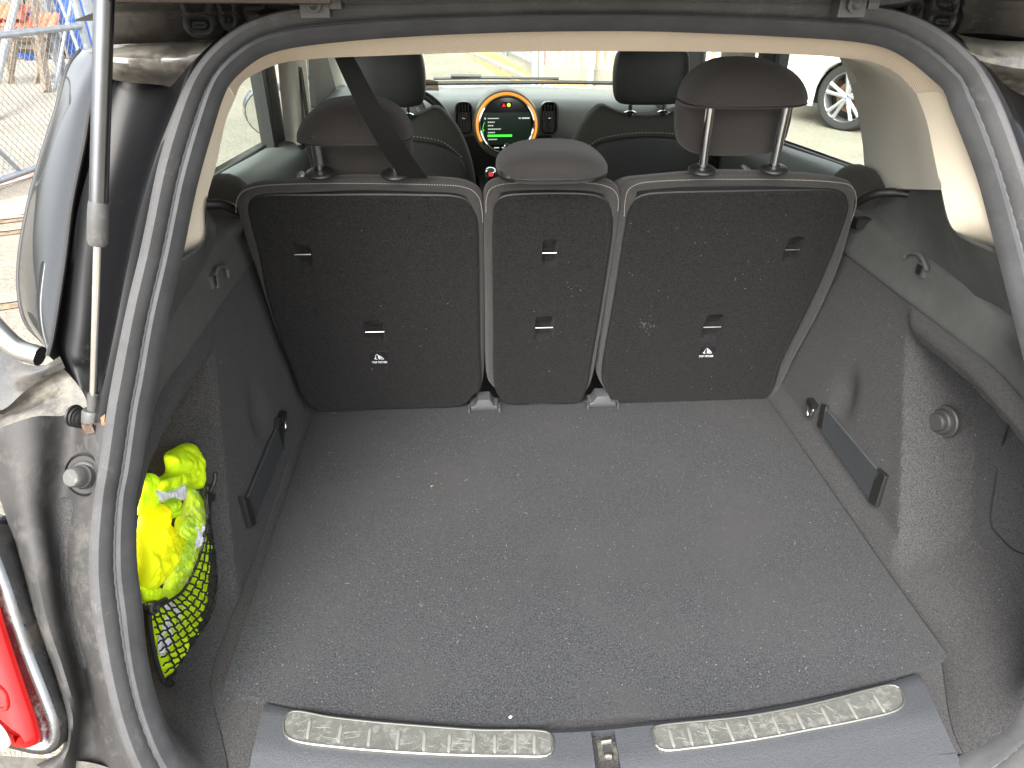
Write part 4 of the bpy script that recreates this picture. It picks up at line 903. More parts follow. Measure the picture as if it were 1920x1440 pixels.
# rubber bump stop in its hollow
bc = PB((157, 890), .022)
V, F = lathe(bc, NA, [(.0255, .0005), (.0235, .003), (.0205, -.003), (.0190, -.010)], 36, .85); part('stop_recess', (V, F), mat('recess_plastic', (.012, .0115, .011), .6))
V, F = lathe(bc+NA*.002+A(.002, 0, -.001), NA+A(-.25, 0, .1), [(.0135, -.006), (.0135, .006), (.0125, .007), (.0122, .010), (.0115, .019), (.0095, .0215), (.001, .0215)], 28); part('bump_stop', (V, F), grey_plastic, label='round rubber bump stop left of the seal')
V, F = lathe(bc+NA*.001, NA, [(.0165, -.004), (.0168, .001), (.014, .003)], 14); part('stop_collar', (V, F), black_plastic)
# tail lamp
lo_ = [(-10, 1015), (2, 1040), (25, 1101), (47, 1170), (71, 1238), (99, 1310), (116, 1362), (113, 1398), (90, 1416), (37, 1410), (-60, 1372), (-150, 1290), (-200, 1160), (-190, 1040), (-110, 985), (-50, 985)]
lamp = part('tail_light', slab(catmull([PB(p, .004) for p in lo_], 110, True), NA, [(0, -.05), (0, -.004), (.002, .001), (.006, .004), (.012, .004), (.016, .000)]), mat('worn_chrome', (.17, .172, .18), .22, metal=1, ns=18, na=.25, dust=(16, (.16, .14, .11), .5, .72)), angle=60, label='left tail lamp with red lens in a dirty chrome ring')
li = [(-40, 1060), (-8, 1110), (6, 1160), (30, 1235), (52, 1300), (72, 1360), (76, 1388), (60, 1398), (30, 1396), (-50, 1358), (-130, 1275), (-170, 1160), (-160, 1070), (-100, 1030)]
part('red_lens', slab(catmull([PB(p, .004) for p in li], 110, True), NA, [(0, -.004), (0, .004), (.003, .008), (.010, .012), (.020, .014)]), red_lens, parent=lamp, angle=60)
for k, (rr_, lf) in enumerate((([(-60, 1110), (-20, 1150), (0, 1200), (10, 1240), (-10, 1260), (-60, 1230)], .0148), ([(-40, 1250), (0, 1262), (28, 1290), (30, 1320), (0, 1320), (-40, 1300)], .0148))):
    part('lens_facet', slab(catmull([PB(p, .004) for p in rr_], 50, True), NA, [(0, .010), (0, lf-.0015), (.002, lf+.001), (.005, lf+.001), (.006, lf-.001)]), mat('red_lamp_facet', (.5, .004, .004), .15, coat=1, emit=((.7, .0, .0), .08)), parent=lamp)
cl_ = [(-60, 1310), (-20, 1322), (10, 1340), (30, 1365), (34, 1384), (20, 1390), (-20, 1376), (-60, 1352)]
part('reversing_lens', slab(catmull([PB(p, .004) for p in cl_], 60, True), NA, [(0, .008), (0, .0148), (.002, .0165), (.006, .0168)]), clear_lens, parent=lamp)
# same bodywork on the right, mostly outside the picture
gr = [([(1640, 24), (1728, 50), (1778, 84), (1834, 150), (1878, 240), (1914, 345), (1952, 455), (1988, 600), (2024, 760), (2048, 920), (2048, 1080), (2030, 1230)], .012),
      ([(1660, 10), (1750, 40), (1800, 78), (1860, 145), (1905, 235), (1945, 340), (1990, 450), (2030, 595), (2068, 755), (2095, 920), (2095, 1090), (2075, 1240)], .010),
      ([(1675, 10), (1770, 45), (1830, 90), (1890, 155), (1940, 240), (1985, 340), (2030, 450), (2075, 590), (2115, 750), (2140, 920), (2140, 1090), (2120, 1250)], .06),
      ([(1720, 10), (1830, 50), (1910, 100), (1980, 165), (2040, 250), (2090, 350), (2140, 450), (2190, 590), (2230, 750), (2255, 920), (2255, 1090), (2235, 1260)], .075),
      ([(1800, 20), (1920, 60), (2010, 110), (2090, 170), (2160, 250), (2220, 350), (2280, 450), (2340, 590), (2390, 750), (2420, 920), (2420, 1090), (2400, 1260)], .045),
      ([(1830, 30), (1960, 80), (2060, 140), (2150, 210), (2230, 290), (2300, 390), (2370, 490), (2440, 620), (2500, 780), (2530, 940), (2530, 1100), (2500, 1270)], .13)]
part('rear_gutter', surf(colx(gr), 70, 4), paint_clean, label='glossy black painted gutter on the right of the boot opening')
shr = [([(1655, 12), (1740, 40), (1790, 62), (1850, 74), (1930, 78), (2050, 84)], .05), ([(1700, 30), (1760, 52), (1810, 80), (1860, 90), (1930, 96), (2050, 108)], .018), ([(1730, 48), (1790, 78), (1826, 104), (1870, 116), (1930, 126), (2050, 142)], .010), ([(1770, 72), (1812, 108), (1846, 140), (1890, 150), (1940, 160), (2060, 185)], .04), ([(1790, 92), (1830, 135), (1858, 165), (1900, 178), (1950, 190), (2070, 220)], .07)]
part('roof_corner', surf(colx(shr), 44, 4), paint_dusty, label='dusty painted roof corner above the right gutter')
for s in (-1, 1):
    # outer side of the rear quarter
    qs = [[A(s*x, y, z) for y, x in ((1.00-.30*(1.3-z), x0-.03), (1.12-.2*(1.3-z), x0), (1.3, x0+.01), (1.5, x0))] for z, x0 in ((1.44, .60), (1.30, .67), (1.14, .715), (1.05, .77), (.9, .80), (.7, .80), (.5, .78), (.36, .74))]
    part('rear_quarter_panel', surf(qs, 16, 3), paint)
    V, F = lathe((s*.73, 1.12, .33), (s, 0, 0), [(.33, -.12), (.345, -.08), (.345, .03), (.33, .055), (.24, .06), (.23, .035), (.05, .03), (.001, .04)], 40)
    part('wheel', (V, F), black_plastic)
    V, F = lathe((s*.73, 3.75, .33), (s, 0, 0), [(.33, -.12), (.345, -.08), (.345, .03), (.33, .055), (.24, .06), (.23, .035), (.05, .03), (.001, .04)], 40)
    part('wheel', (V, F), black_plastic)
V, F = surf([[A(x, y+.10*(abs(x)/.8)**3, z) for x in (-.80, -.5, -.2, .2, .5, .80)] for y, z in ((.50, .61), (.38, .605), (.33, .57), (.32, .50), (.34, .38), (.40, .30))], 40, 3)
part('rear_bumper', (V, F), gut_plastic)
bl = [[PB(p, o) for p, o in zip(c, (.02, .015, .03, .035, .03))] for c in ([(-200, 1395), (20, 1418), (110, 1424), (180, 1432), (300, 1480)], [(-200, 1480), (20, 1500), (110, 1510), (180, 1520), (300, 1560)], [(-200, 1700), (20, 1700), (110, 1700), (180, 1700), (300, 1720)])]
part('bumper_corner', surf(bl, 30, 4), mat('bumper_paint', (.05, .047, .042), .4, dust=(14, (.14, .125, .10), .45, .7)))

# ---- raised tailgate: its lower frame peeps over the top of the opening
tg_paint = mat('tailgate_inner_paint', (.018, .016, .015), .12, coat=.8, dust=(30, (.085, .065, .045), .56, .8))
tr_ = [[PY((205, 84), .93), PY((480, 72), .94), PY((975, 40), .95), PY((1500, 50), .95), PY((1960, 78), .93)],
       [PY((203, 62), .90), PY((480, 46), .91), PY((975, 20), .92), PY((1500, 26), .92), PY((1965, 60), .90)],
       [PY((200, 34), .88), PY((480, 20), .88), PY((975, 8), .89), PY((1500, 12), .89), PY((1970, 36), .88)],
       [PY((198, 6), .83), PY((480, 2), .83), PY((975, -2), .83), PY((1500, -2), .83), PY((1975, 8), .83)],
       [PY((196, -30), .76)]+[PY((x, -34), .76) for x in (480, 975, 1500)]+[PY((1985, -30), .76)]]
Lx, Rx = tr_[4][0][0]-.05, tr_[4][4][0]+.05
tr_.append([A(x, .70, 1.575) for x in (Lx, Lx*.5, .02, Rx*.5, Rx)])
TG0, TG1, TG2 = (.70, 1.575), (.42, 2.02), (.30, 2.30)  # upper tailgate is out of view, set steep to admit more sky light
tgm = part('tailgate', thicken(surf(tr_, 60, 4), (0, .0, .03)), tg_paint, label='raised tailgate, dark glossy inner frame at the top')
tgw = [A(Lx+.10, TG0[0]+.002, TG0[1]), A(Rx-.10, TG0[0]+.002, TG0[1]), A(Rx-.10, *TG1), A(Lx+.10, *TG1)]
part('tailgate_window', (tgw, [(0, 1, 2, 3)]), window_glass('tailgate_glass', (.72, .76, .74)), parent=tgm, smooth=False)
for x0, x1 in ((Lx, Lx+.10), (Rx-.10, Rx)): part('tailgate_side_frame', thicken(([A(x0, *TG0), A(x1, *TG0), A(x1, *TG1), A(x0, *TG1)], [(0, 1, 2, 3)]), (0, .03, .03)), tg_paint, parent=tgm, smooth=False)
part('tailgate_lower_panel', thicken(surf([[A(x, y_, z_) for x in (Lx, 0, Rx)] for y_, z_ in (TG1, (.37, 2.16), TG2)], 12, 3), (0, .03, .05)), tg_paint, parent=tgm)
for p, w, h in (((375, 46), .025, .018), ((430, 37), .016, .016), ((1765, 40), .025, .018), ((1712, 29), .016, .016)):
    c = PY(p, .885); axp = A(0, -1, -.15); u = A(1, 0, 0); v = A(0, 0, 1)
    rp = rrect(w*1.45, h*1.45, h*.70)
    part('rubber_plug', slab(place2d(rp, c, u, v), axp, [(-.004, -.02), (0, .0), (.004, .004), (.0075, .001), (.0085, -.002), (.0105, .003), (.012, .0038)]), black_plastic, parent=tgm)
m = MB(); m.tube([PY((218, -3), .79), PY((420, -2), .79), PY((620, 0), .79)], .004, 8); m.obj('tailgate_seam', mat('brown_sealer', (.03, .02, .016), .5), tgm)
for px_ in (592, 1592):
    c = PY((px_, 8), .86); hm = MB(); hm.box(c, (.030, .02, .024)).box(c+A(.022, 0, .004), (.012, .024, .016)); h_ = hm.obj('tailgate_hinge', grey_plastic, car)
    V, F = lathe(c+A(0, -.011, 0), (0, -1, 0), [(.008, 0), (.008, .004), (.005, .005), (.001, .002)], 12); part('hinge_bolt', (V, F), grey_plastic, parent=h_)

# ---- gas strut
Bt, Tp = PB((174, 790), .030), PY((197, -60), .80)
def at_py(py):
    lo, hi = 0., 1.3
    for _ in range(40):
        md = (lo+hi)/2; q = Bt+(Tp-Bt)*md; d_ = q-CAM; yy = 720-F_PX*np.dot(d_, UP)/np.dot(d_, FW)
        if yy > py: lo = md
        else: hi = md
    return Bt+(Tp-Bt)*lo
gs = part('gas_strut', tube([at_py(385), at_py(200), at_py(0), Bt+(Tp-Bt)*1.25], .0090, 28), strut_metal, label='gas strut holding the tailgate, grey collar and bright rod')
ex = at_py(380); e2_ = at_py(460); du = (e2_-ex)/np.linalg.norm(e2_-ex)
part('strut_collar', tube([ex-du*.001, ex+du*.002, ex+du*.012, e2_-du*.004, e2_], [.0094, .0099, .0104, .0102, .0085], 28), grey_plastic, parent=gs)
part('strut_rod', tube([e2_-du*.002, at_py(745)], .0041, 18), chrome, parent=gs)
part('rod_sleeve', tube([at_py(738), at_py(775)], .0062, 18), grey_plastic, parent=gs)
bk = at_py(790); part('ball_socket', tube([at_py(768), at_py(772), bk, at_py(814), at_py(818)], [.010, .0118, .012, .0118, .009], 20), grey_plastic, parent=gs, label='grimy plastic ball socket at the foot of the strut')
m = MB(); m.box(bk+A(.0, -.0118, -.002), (.012, .003, .012)); m.obj('socket_clip', mat('rusty_clip', (.12, .085, .065), .6, metal=.4, ns=300, na=.6), gs)
for k in range(4): V, F = lathe(bk+A(-.012-.0045*k, .004+.003*k, .0), (-1, .4, 0), [(.008+.0015*k, 0), (.0105+.001*k, .0015), (.008+.0015*k, .003)], 22); part('ball_stud', (V, F), black_plastic, parent=gs)
# leaf scrap caught by the strut foot
c = PB((199, 788), .0); P = [PB(p, -.004+o) for p, o in (((190, 797), .004), ((188, 784), 0), ((197, 777), -.003), ((203, 782), .002), ((208, 779), -.002), ((207, 790), .003), ((209, 796), 0), ((200, 799), -.003))]
V = P+[sum(P)/8-A(0, .006, -.002)]; solo('dead_leaf', *thicken((V, [(i, (i+1) % 8, 8) for i in range(8)]), (0, .0006, .0003)), leafm, 'crumpled brown leaf beside the foot of the gas strut', 'leaf', tuple(c), smooth=False)

# ================================================================== boot lamp, safety vest and net in the left pocket
lampc = A(-.607, .70, .955)
part('boot_lamp', slab(place2d(rrect(.05, .03, .008), lampc, A(0, 1, 0), A(0, 0, 1)), A(1, 0, 0), [(0, -.01), (0, .002), (.002, .003)]), mat('lamp_lens', (.8, .7, .5), .3, emit=((1, .78, .45), 6)), label='small lit boot lamp glowing behind the vest')
pl_ = bpy.data.lights.new('boot_lamp_light', 'POINT'); pl_.energy = .09; pl_.color = (1, .80, .50); pl_.shadow_soft_size = .012
po = bpy.data.objects.new('boot_lamp_light', pl_); COL.objects.link(po); po.location = tuple(lampc+A(.018, 0, 0))
def cloth_mat(name, col, tcol, tr, fluo=0):
    m = bpy.data.materials.new(name); m.use_nodes = True; t = m.node_tree; N = t.nodes; L = t.links; b = N['Principled BSDF']
    b.inputs['Base Color'].default_value = (*col, 1); b.inputs['Roughness'].default_value = .8; b.inputs['Specular IOR Level'].default_value = .2
    tl = N.new('ShaderNodeBsdfTranslucent'); tl.inputs[0].default_value = (*tcol, 1); mx = N.new('ShaderNodeMixShader'); mx.inputs[0].default_value = tr
    tc = N.new('ShaderNodeTexCoord'); n = N.new('ShaderNodeTexNoise'); n.inputs['Scale'].default_value = 45; n.inputs['Detail'].default_value = 5; L.new(tc.outputs['Object'], n.inputs['Vector'])
    w = N.new('ShaderNodeTexWave'); w.inputs['Scale'].default_value = 260; L.new(tc.outputs['Object'], w.inputs['Vector'])
    ad = N.new('ShaderNodeMath'); ad.operation = 'MULTIPLY_ADD'; ad.inputs[1].default_value = .06; L.new(w.outputs['Fac'], ad.inputs[0]); L.new(n.outputs[0], ad.inputs[2])
    bp = N.new('ShaderNodeBump'); bp.inputs['Distance'].default_value = .004; bp.inputs['Strength'].default_value = .8; L.new(ad.outputs[0], bp.inputs['Height']); L.new(bp.outputs[0], b.inputs['Normal'])
    L.new(b.outputs[0], mx.inputs[1]); L.new(tl.outputs[0], mx.inputs[2]); L.new(mx.outputs[0], N['Material Output'].inputs[0])
    if fluo: b.inputs['Emission Color'].default_value = (*tcol, 1); b.inputs['Emission Strength'].default_value = fluo
    return m
hv = cloth_mat('fluorescent_lime_cloth', (.72, 1.0, .015), (.70, 1.0, .01), .18)
hy = cloth_mat('fluorescent_yellow_cloth', (.62, .80, .01), (.95, .86, .02), .35)
ho = cloth_mat('lime_cloth_folds', (.55, .85, .02), (.5, .7, .02), .2)
slv = mat('reflective_silver_tape', (.78, .80, .84), .45, metal=.0, bs=60, bd=.003)
NV = A(1, -.42, .32); NV /= np.linalg.norm(NV)
def cz(p): return (240+p[0]*.347, 800+p[1]*.347)
def puff(name, outline, x, bulge, amp, freq, m, parent, seed=0, back=.006, stretch=(1, 1, 1)):
    K = 150; P = catmull([PX(cz(p), x) for p in outline], K, True); c = sum(P)/K; V = []; F = []; R = 40
    for j in range(R+1):
        s = j/R
        for i in range(K):
            q = c+(P[i]-c)*s; dome = bulge*math.sqrt(max(0, 1-s**3.2))
            w = Vector(tuple((q*A(*stretch)*freq)+seed)); n1 = 1-abs(noise.noise(w))*3.2; n2 = 1-abs(noise.noise(w*2.1+Vector((5, 1, 2))))*3.; n3 = 1-abs(noise.noise(w*4.3+Vector((2, 7, 2))))*3.
            dd_ = noise.voronoi(w*.9)[0]; d2_ = noise.voronoi(w*2.0)[0]
            fold = amp*(n1*.25+n3*.12+2.2*min(.8, (dd_[1]-dd_[0]))+.9*min(.6, d2_[1]-d2_[0]))*(1-s**6*.8)
            V.append(q+NV*(dome+fold))
    n = len(V); V.append(c-NV*back)
    for j in range(R):
        for i in range(K): F.append((j*K+i, j*K+(i+1) % K, (j+1)*K+(i+1) % K, (j+1)*K+i))
    for i in range(K): F.append((R*K+i, R*K+(i+1) % K, n))
    return obj(name, V, F, m, parent, angle=70)
vest = thing('safety_vest', 'crumpled fluorescent yellow-green safety vest stuffed in the left side pocket', 'safety vest', tuple(PX((345, 1150), -.58)))
puff('vest_body', [(80, 870), (80, 950), (100, 1010), (130, 1150), (160, 1280), (190, 1365), (235, 1335), (335, 1225), (425, 1125), (474, 1000), (484, 800), (470, 560), (440, 430), (400, 540), (340, 740), (280, 860), (180, 880)], -.580, .013, .006, 34, hv, vest, 1, stretch=(1, 1.6, .6))
puff('vest_front', [(255, 500), (245, 560), (262, 640), (230, 720), (195, 830), (185, 910), (285, 880), (335, 760), (405, 590), (428, 480), (418, 380), (370, 345), (310, 330), (295, 420)], -.585, .020, .007, 40, hv, vest, 4, stretch=(1, 1.8, .6))
puff('vest_shoulder', [(190, 160), (200, 240), (118, 300), (104, 345), (190, 368), (255, 330), (300, 322), (345, 345), (420, 372), (416, 250), (396, 150), (350, 100), (305, 88), (245, 118)], -.588, .024, .0055, 26, hv, vest, 9)
puff('vest_side', [(70, 262), (60, 350), (45, 470), (110, 452), (142, 420), (108, 362), (112, 300), (142, 264)], -.570, .014, .004, 36, hv, vest, 12)
puff('reflective_band', [(106, 345), (113, 400), (170, 412), (230, 392), (300, 390), (302, 312), (240, 335), (180, 355)], -.571, .010, .004, 40, slv, vest, 15)
puff('vest_collar', [(168, 440), (172, 474), (200, 498), (240, 490), (262, 440), (252, 395), (215, 392)], -.562, .016, .004, 46, ho, vest, 17)
puff('vest_back', [(165, 415), (100, 450), (46, 490), (38, 700), (56, 880), (92, 895), (132, 875), (175, 800), (232, 690), (268, 630), (215, 550), (182, 500)], -.566, .026, .009, 30, hy, vest, 21)
puff('vest_hem', [(62, 868), (70, 925), (82, 950), (150, 940), (168, 878), (120, 860)], -.562, .010, .002, 60, hv, vest, 22)
puff('vest_fold', [(270, 560), (265, 640), (250, 720), (262, 790), (300, 740), (340, 640), (352, 560), (330, 480), (296, 500)], -.570, .010, .007, 50, ho, vest, 30, stretch=(1, 2, .6))
puff('reflective_band', [(342, 530), (332, 640), (372, 660), (402, 585), (388, 520), (362, 508)], -.566, .006, .004, 60, slv, vest, 33)
puff('reflective_band', [(160, 935), (185, 1010), (165, 1110), (160, 1210), (190, 1235), (235, 1110), (290, 1010), (270, 900), (220, 905)], -.574, .006, .005, 50, slv, vest, 36, stretch=(1, 1.8, .6))
puff('reflective_band', [(410, 600), (396, 700), (410, 790), (436, 700), (432, 610)], -.574, .005, .003, 50, slv, vest, 39)
bagm = bpy.data.materials.new('crinkled_clear_plastic'); bagm.use_nodes = True
t = bagm.node_tree; N = t.nodes; L = t.links; N.remove(N['Principled BSDF']); tr1 = N.new('ShaderNodeBsdfTransparent'); g1 = N.new('ShaderNodeBsdfGlossy'); g1.inputs['Roughness'].default_value = .08
n1 = N.new('ShaderNodeTexNoise'); n1.inputs['Scale'].default_value = 140; n1.inputs['Detail'].default_value = 4; tc = N.new('ShaderNodeTexCoord'); L.new(tc.outputs['Object'], n1.inputs['Vector'])
bp = N.new('ShaderNodeBump'); bp.inputs['Distance'].default_value = .006; L.new(n1.outputs[0], bp.inputs['Height']); L.new(bp.outputs[0], g1.inputs['Normal'])
mx = N.new('ShaderNodeMixShader'); mx.inputs[0].default_value = .07; L.new(tr1.outputs[0], mx.inputs[1]); L.new(g1.outputs[0], mx.inputs[2]); L.new(mx.outputs[0], N['Material Output'].inputs[0])
bag = thing('plastic_bag', 'crinkled clear plastic wrapper clinging to the yellow safety vest', 'plastic bag', tuple(PX((330, 1000), -.55)))
puff('film', [(300, 312), (290, 430), (255, 560), (235, 680), (165, 800), (150, 925), (215, 915), (290, 880), (335, 780), (402, 600), (412, 420), (385, 335)], -.563, .013, .008, 55, bagm, bag, 41, stretch=(1, 1.8, .7))
# net
net = thing('cargo_net', 'black stretch net with hooks holding the vest in the left pocket', 'net', tuple(PX((312, 1272), -.57)))
cord = mat('net_cord', (.008, .008, .009), .85, bs=900, bd=.0006)
NA_ = [(438, 455), (418, 560), (392, 680), (350, 790), (292, 890), (215, 945), (160, 975), (118, 1000)]
NB_ = [(462, 470), (478, 600), (490, 720), (493, 850), (488, 950), (455, 1090), (392, 1190), (310, 1285), (200, 1372)]
XA, XB = -.558, -.572
def cx_(L, x0, x1, n):
    P = catmull([PX(cz(p), -.56) for p in L], n); Q = catmull([PX(cz(p), x0) for p in L], n)
    return Q
NTt = 61; Ac = cx_(NA_, XA, XA, NTt); Bc = cx_(NB_, XB, XB, NTt)
def netp(u, t):
    t = min(1, max(0, t)); k = t*(NTt-1); i = min(int(k), NTt-2); f = k-i
    a = Ac[i]*(1-f)+Ac[i+1]*f; b = Bc[i]*(1-f)+Bc[i+1]*f
    return a*(1-u)+b*u+NV*(.016*math.sin(math.pi*u)*math.sin(math.pi*min(1, t*1.05))+.0006)
m = MB(); ns_ = 9
for k in range(1, ns_):
    u = k/ns_; m.tube([netp(u+.010*math.sin(t*16*math.pi*2+k*2), t) for t in np.linspace(.01, .99, 120)], [.00105+.0004*(abs(math.sin(i*.8))) for i in range(120)], 5)
for k in range(1, 17):
    t0 = k/17.; m.tube([netp(u, t0+.035-.075*u+.004*math.sin(u*ns_*math.pi*2)) for u in np.linspace(0, 1, 50)], [.00105+.0004*(abs(math.sin(i*.9))) for i in range(50)], 5)
m.obj('mesh_cords', cord, net, angle=80)
part('edge_cord', tube([netp(0, t) for t in np.linspace(0, 1, 60)], .0022, 8), cord, parent=net)
part('edge_cord', tube([netp(1, t) for t in np.linspace(0, 1, 60)], .0026, 8), cord, parent=net)
lc = catmull([PX(cz(p), -.556) for p in ((112, 985), (118, 1060), (135, 1180), (160, 1290), (190, 1375))], 40); part('edge_cord', tube(lc, .0030, 8), cord, parent=net)
hk = [PX(cz(p), -.556) for p in ((440, 380), (432, 350), (430, 325), (440, 318))]; part('net_hook', tube(catmull(hk, 16), .0024, 8), black_plastic, parent=net, label='hook at the top corner of the net')
V, F = slab([PX(cz(p), -.553) for p in ((422, 362), (465, 362), (466, 400), (450, 405), (440, 470), (428, 470), (420, 400))], NV, [(0, -.004), (0, .002), (.001, .003)]); part('net_buckle', (V, F), black_plastic, parent=net, smooth=False)
part('pocket_hook', tube(catmull([onwall(cz(p), -1, .004) for p in ((455, 250), (458, 275), (450, 305), (438, 335), (430, 350))], 20), [.0032]*14+[.0026]*6, 8), black_plastic, parent=left_lining)
V, F = lathe(PX(cz((132, 978)), -.548), NV, [(.004, -.006), (.008, -.003), (.009, .002), (.0075, .005), (.005, .006), (.003, .003), (.001, .003)], 24); part('net_knob', (V, F), black_plastic, parent=net)
part('net_strap', tube(catmull([PX(cz(p), -.551) for p in ((78, 950), (100, 985), (130, 985), (170, 960), (200, 940))], 20), [.0015]*8+[.003]*6+[.005]*6, 8), black_plastic, parent=net)
part('net_hook', tube(catmull([PX(cz(p), -.560) for p in ((185, 1370), (200, 1392), (230, 1400), (250, 1385), (235, 1372), (210, 1378))], 22), .0017, 8), black_plastic, parent=net, label='wire hook at the bottom corner of the net')

# ================================================================== OUTSIDE: gate, yard clutter, hoarding, white car
galv = mat('galvanised_steel', (.30, .33, .36), .45, metal=.6, ns=14, na=.15)
def link_mesh(f0, d, s0, s1, z0, z1, cw=.058, ch=.080, r=.0028):
    m = MB(); H = z1-z0; k = ch/cw; n = int((s1-s0+H/k)/cw)+2
    for i in range(n):
        for sg in (1, -1):
            a = (s0-H/k+i*cw) if sg > 0 else (s0+i*cw)
            p0, p1 = (a, z0), (a+sg*H/k, z1)
            ts = [0., 1.]
            # clip to the frame
            (x0, y0), (x1, y1) = p0, p1; t0, t1 = 0., 1.
            for lim, sgn in ((s0, 1), (s1, -1)):
                f_0, f_1 = (x0-lim)*sgn, (x1-lim)*sgn
                if f_0 < 0 and f_1 < 0: t0 = 2
                elif f_0 < 0: t0 = max(t0, f_0/(f_0-f_1))
                elif f_1 < 0: t1 = min(t1, f_0/(f_0-f_1))
            if t0 >= t1: continue
            q0 = f0+d*(x0+(x1-x0)*t0)+A(0, 0, y0+(y1-y0)*t0); q1 = f0+d*(x0+(x1-x0)*t1)+A(0, 0, y0+(y1-y0)*t1)
            m.tube([q0, q1], r, 3, caps=False)
    return m
f0 = A(-3.853, 5.917, 0); fd = A(.195, .981, 0); fd /= np.linalg.norm(fd)
gate = thing('chain_link_gate', 'galvanised chain-link gate leaf standing ajar left of the car', 'gate', tuple(f0))
link_mesh(f0, fd, -2.2, 1.44, .08, 2.05).obj('chain_link', galv, gate, stuff=True, smooth=False)
for z in (.06, 1.055, 2.06): part('gate_rail', tube([f0+fd*-2.2+A(0, 0, z), f0+fd*1.45+A(0, 0, z)], .026, 14), galv, parent=gate)
part('gate_post', tube([f0+fd*1.46, f0+fd*1.46+A(0, 0, 2.1)], .034, 14), galv, parent=gate); part('gate_post', tube([f0+fd*-2.2, f0+fd*-2.2+A(0, 0, 2.1)], .026, 14), galv, parent=gate)
part('gate_brace', tube([f0+fd*.22+A(0, 0, .08), f0+fd*-.42+A(0, 0, 1.0)], .02, 12), galv, parent=gate)
solo('gate_pole', *tube([f0+fd*1.62, f0+fd*1.62+A(0, 0, 2.3)], .045, 16), galv, 'thick steel pole standing right beside the chain-link gate', 'pole', tuple(f0+fd*1.62))
brk = mat('yard_wall_stone', (.14, .12, .095), .95, ns=7, na=.5, bs=20, bd=.03)
yw = thing('yard_wall', 'dark stone wall behind the clutter of the yard', 'wall', (-9.5, 15.2, 0))
rnd = random.Random(4)
for j in range(4):
    x = -15.+rnd.random()*.3
    while x < -3.2:
        w = rnd.uniform(.5, .9); part('stone', (lambda m_: (m_.V, m_.F))(MB().box((x+w/2, 15.2+rnd.uniform(-.03, .03), .17+.34*j), (w-.03, .4, .31))), brk, parent=yw, smooth=False); x += w
tile = mat('orange_clay_tile', (.45, .13, .06), .8, ns=9, na=.3)
wood = mat('weathered_timber', (.16, .125, .085), .85, ns=8, na=.35, mapping=(1, 1, 6))
greyw = mat('grey_steel_beam', (.12, .125, .13), .6, ns=8, na=.2)
bluem = mat('blue_plastic', (.02, .10, .42), .4)
def beam(name, a, b, w, m, parent=None, **k):
    return part(name, tube([a, b], w, 4), m, parent=parent, smooth=False, **k)
def Yd(p, y=11.8): return PY(p, y)
tb = thing('timber_trestle', 'weathered timber trestle carrying the stack of orange roof tiles', 'trestle', (-7., 11.9, 0))
for a, b in (((-60, 76), (96, 78)), ((-60, 92), (96, 92))): beam('trestle_board', Yd(a), Yd(b, 12.1), .05, wood, tb)
for a, b in (((8, 80), (22, 150)), ((30, 80), (16, 152)), ((66, 80), (78, 146)), ((92, 80), (66, 150)), ((-40, 80), (-30, 155))): beam('leg', Yd(a), A(*Yd(b)[:2], 0.0), .045, wood, tb)
def tiles(name, p, cols, rws, lab):
    c = Yd(p); t_ = thing(name, lab, 'roof tiles', tuple(c))
    for i in range(cols):
        for j in range(rws):
            o = c+A(i*.105, j*.13-.1, -.0+j*.075+i*-.004); pts = [o+A(0, 0, 0), o+A(0, .17, .085)]
            V = []; 
            for k_, q in enumerate(pts):
                for a in np.linspace(0, math.pi, 7): V.append(q+A(math.cos(a)*.055, 0, math.sin(a)*.045))
            Fq = [(a, a+1, a+8, a+7) for a in range(6)]; part('tile', thicken((V, Fq), (0, 0, -.012)), tile, parent=t_)
tiles('roof_tile_stack', (-30, 50), 10, 2, 'row of orange clay roof tiles lying lower on the trestle, nearer the gate')
tiles('roof_tile_stack', (-45, 36), 7, 2, 'row of orange clay roof tiles lying higher, at the left picture edge')
def crate(p, y, w, h, lab, z=None):
    c = PY(p, y); c[2] = z if z is not None else c[2]; t_ = thing('blue_crate', lab, 'crate', tuple(c), 'blue crates in the yard')
    part('side_wall', (lambda m_: (m_.V, m_.F))(MB().box(c+A(0, -w*.4, h/2), (w, .02, h)).box(c+A(0, w*.4, h/2), (w, .02, h)).box(c+A(-w/2, 0, h/2), (.02, w*.8, h)).box(c+A(w/2, 0, h/2), (.02, w*.8, h))), bluem, parent=t_, smooth=False)
    part('rim', (lambda m_: (m_.V, m_.F))(MB().box(c+A(0, -w*.41, h), (w*1.06, .04, .04)).box(c+A(0, 0, .02), (w*.98, w*.8, .03))), bluem, parent=t_, smooth=False)
crate((72, 112), 12.4, .26, .17, 'blue crate under the timber trestle, right of its legs'); crate((45, 106), 12.4, .12, .12, 'smallest blue crate, under the timber trestle'); crate((56, 38), 12.9, .16, .12, 'blue crate behind the orange roof tiles')
bl_ = PY((152, 50), 12.6); V, F = lathe(A(bl_[0], bl_[1], 0), (0, 0, 1), [(.26, 0), (.28, .05), (.28, bl_[2]*.5), (.285, bl_[2]*.5+.02), (.28, bl_[2]), (.27, bl_[2]+.45), (.20, bl_[2]+.46)], 28)
solo('blue_barrel', V, F, bluem, 'blue plastic barrel behind the gate post', 'barrel', (bl_[0], bl_[1], 0))
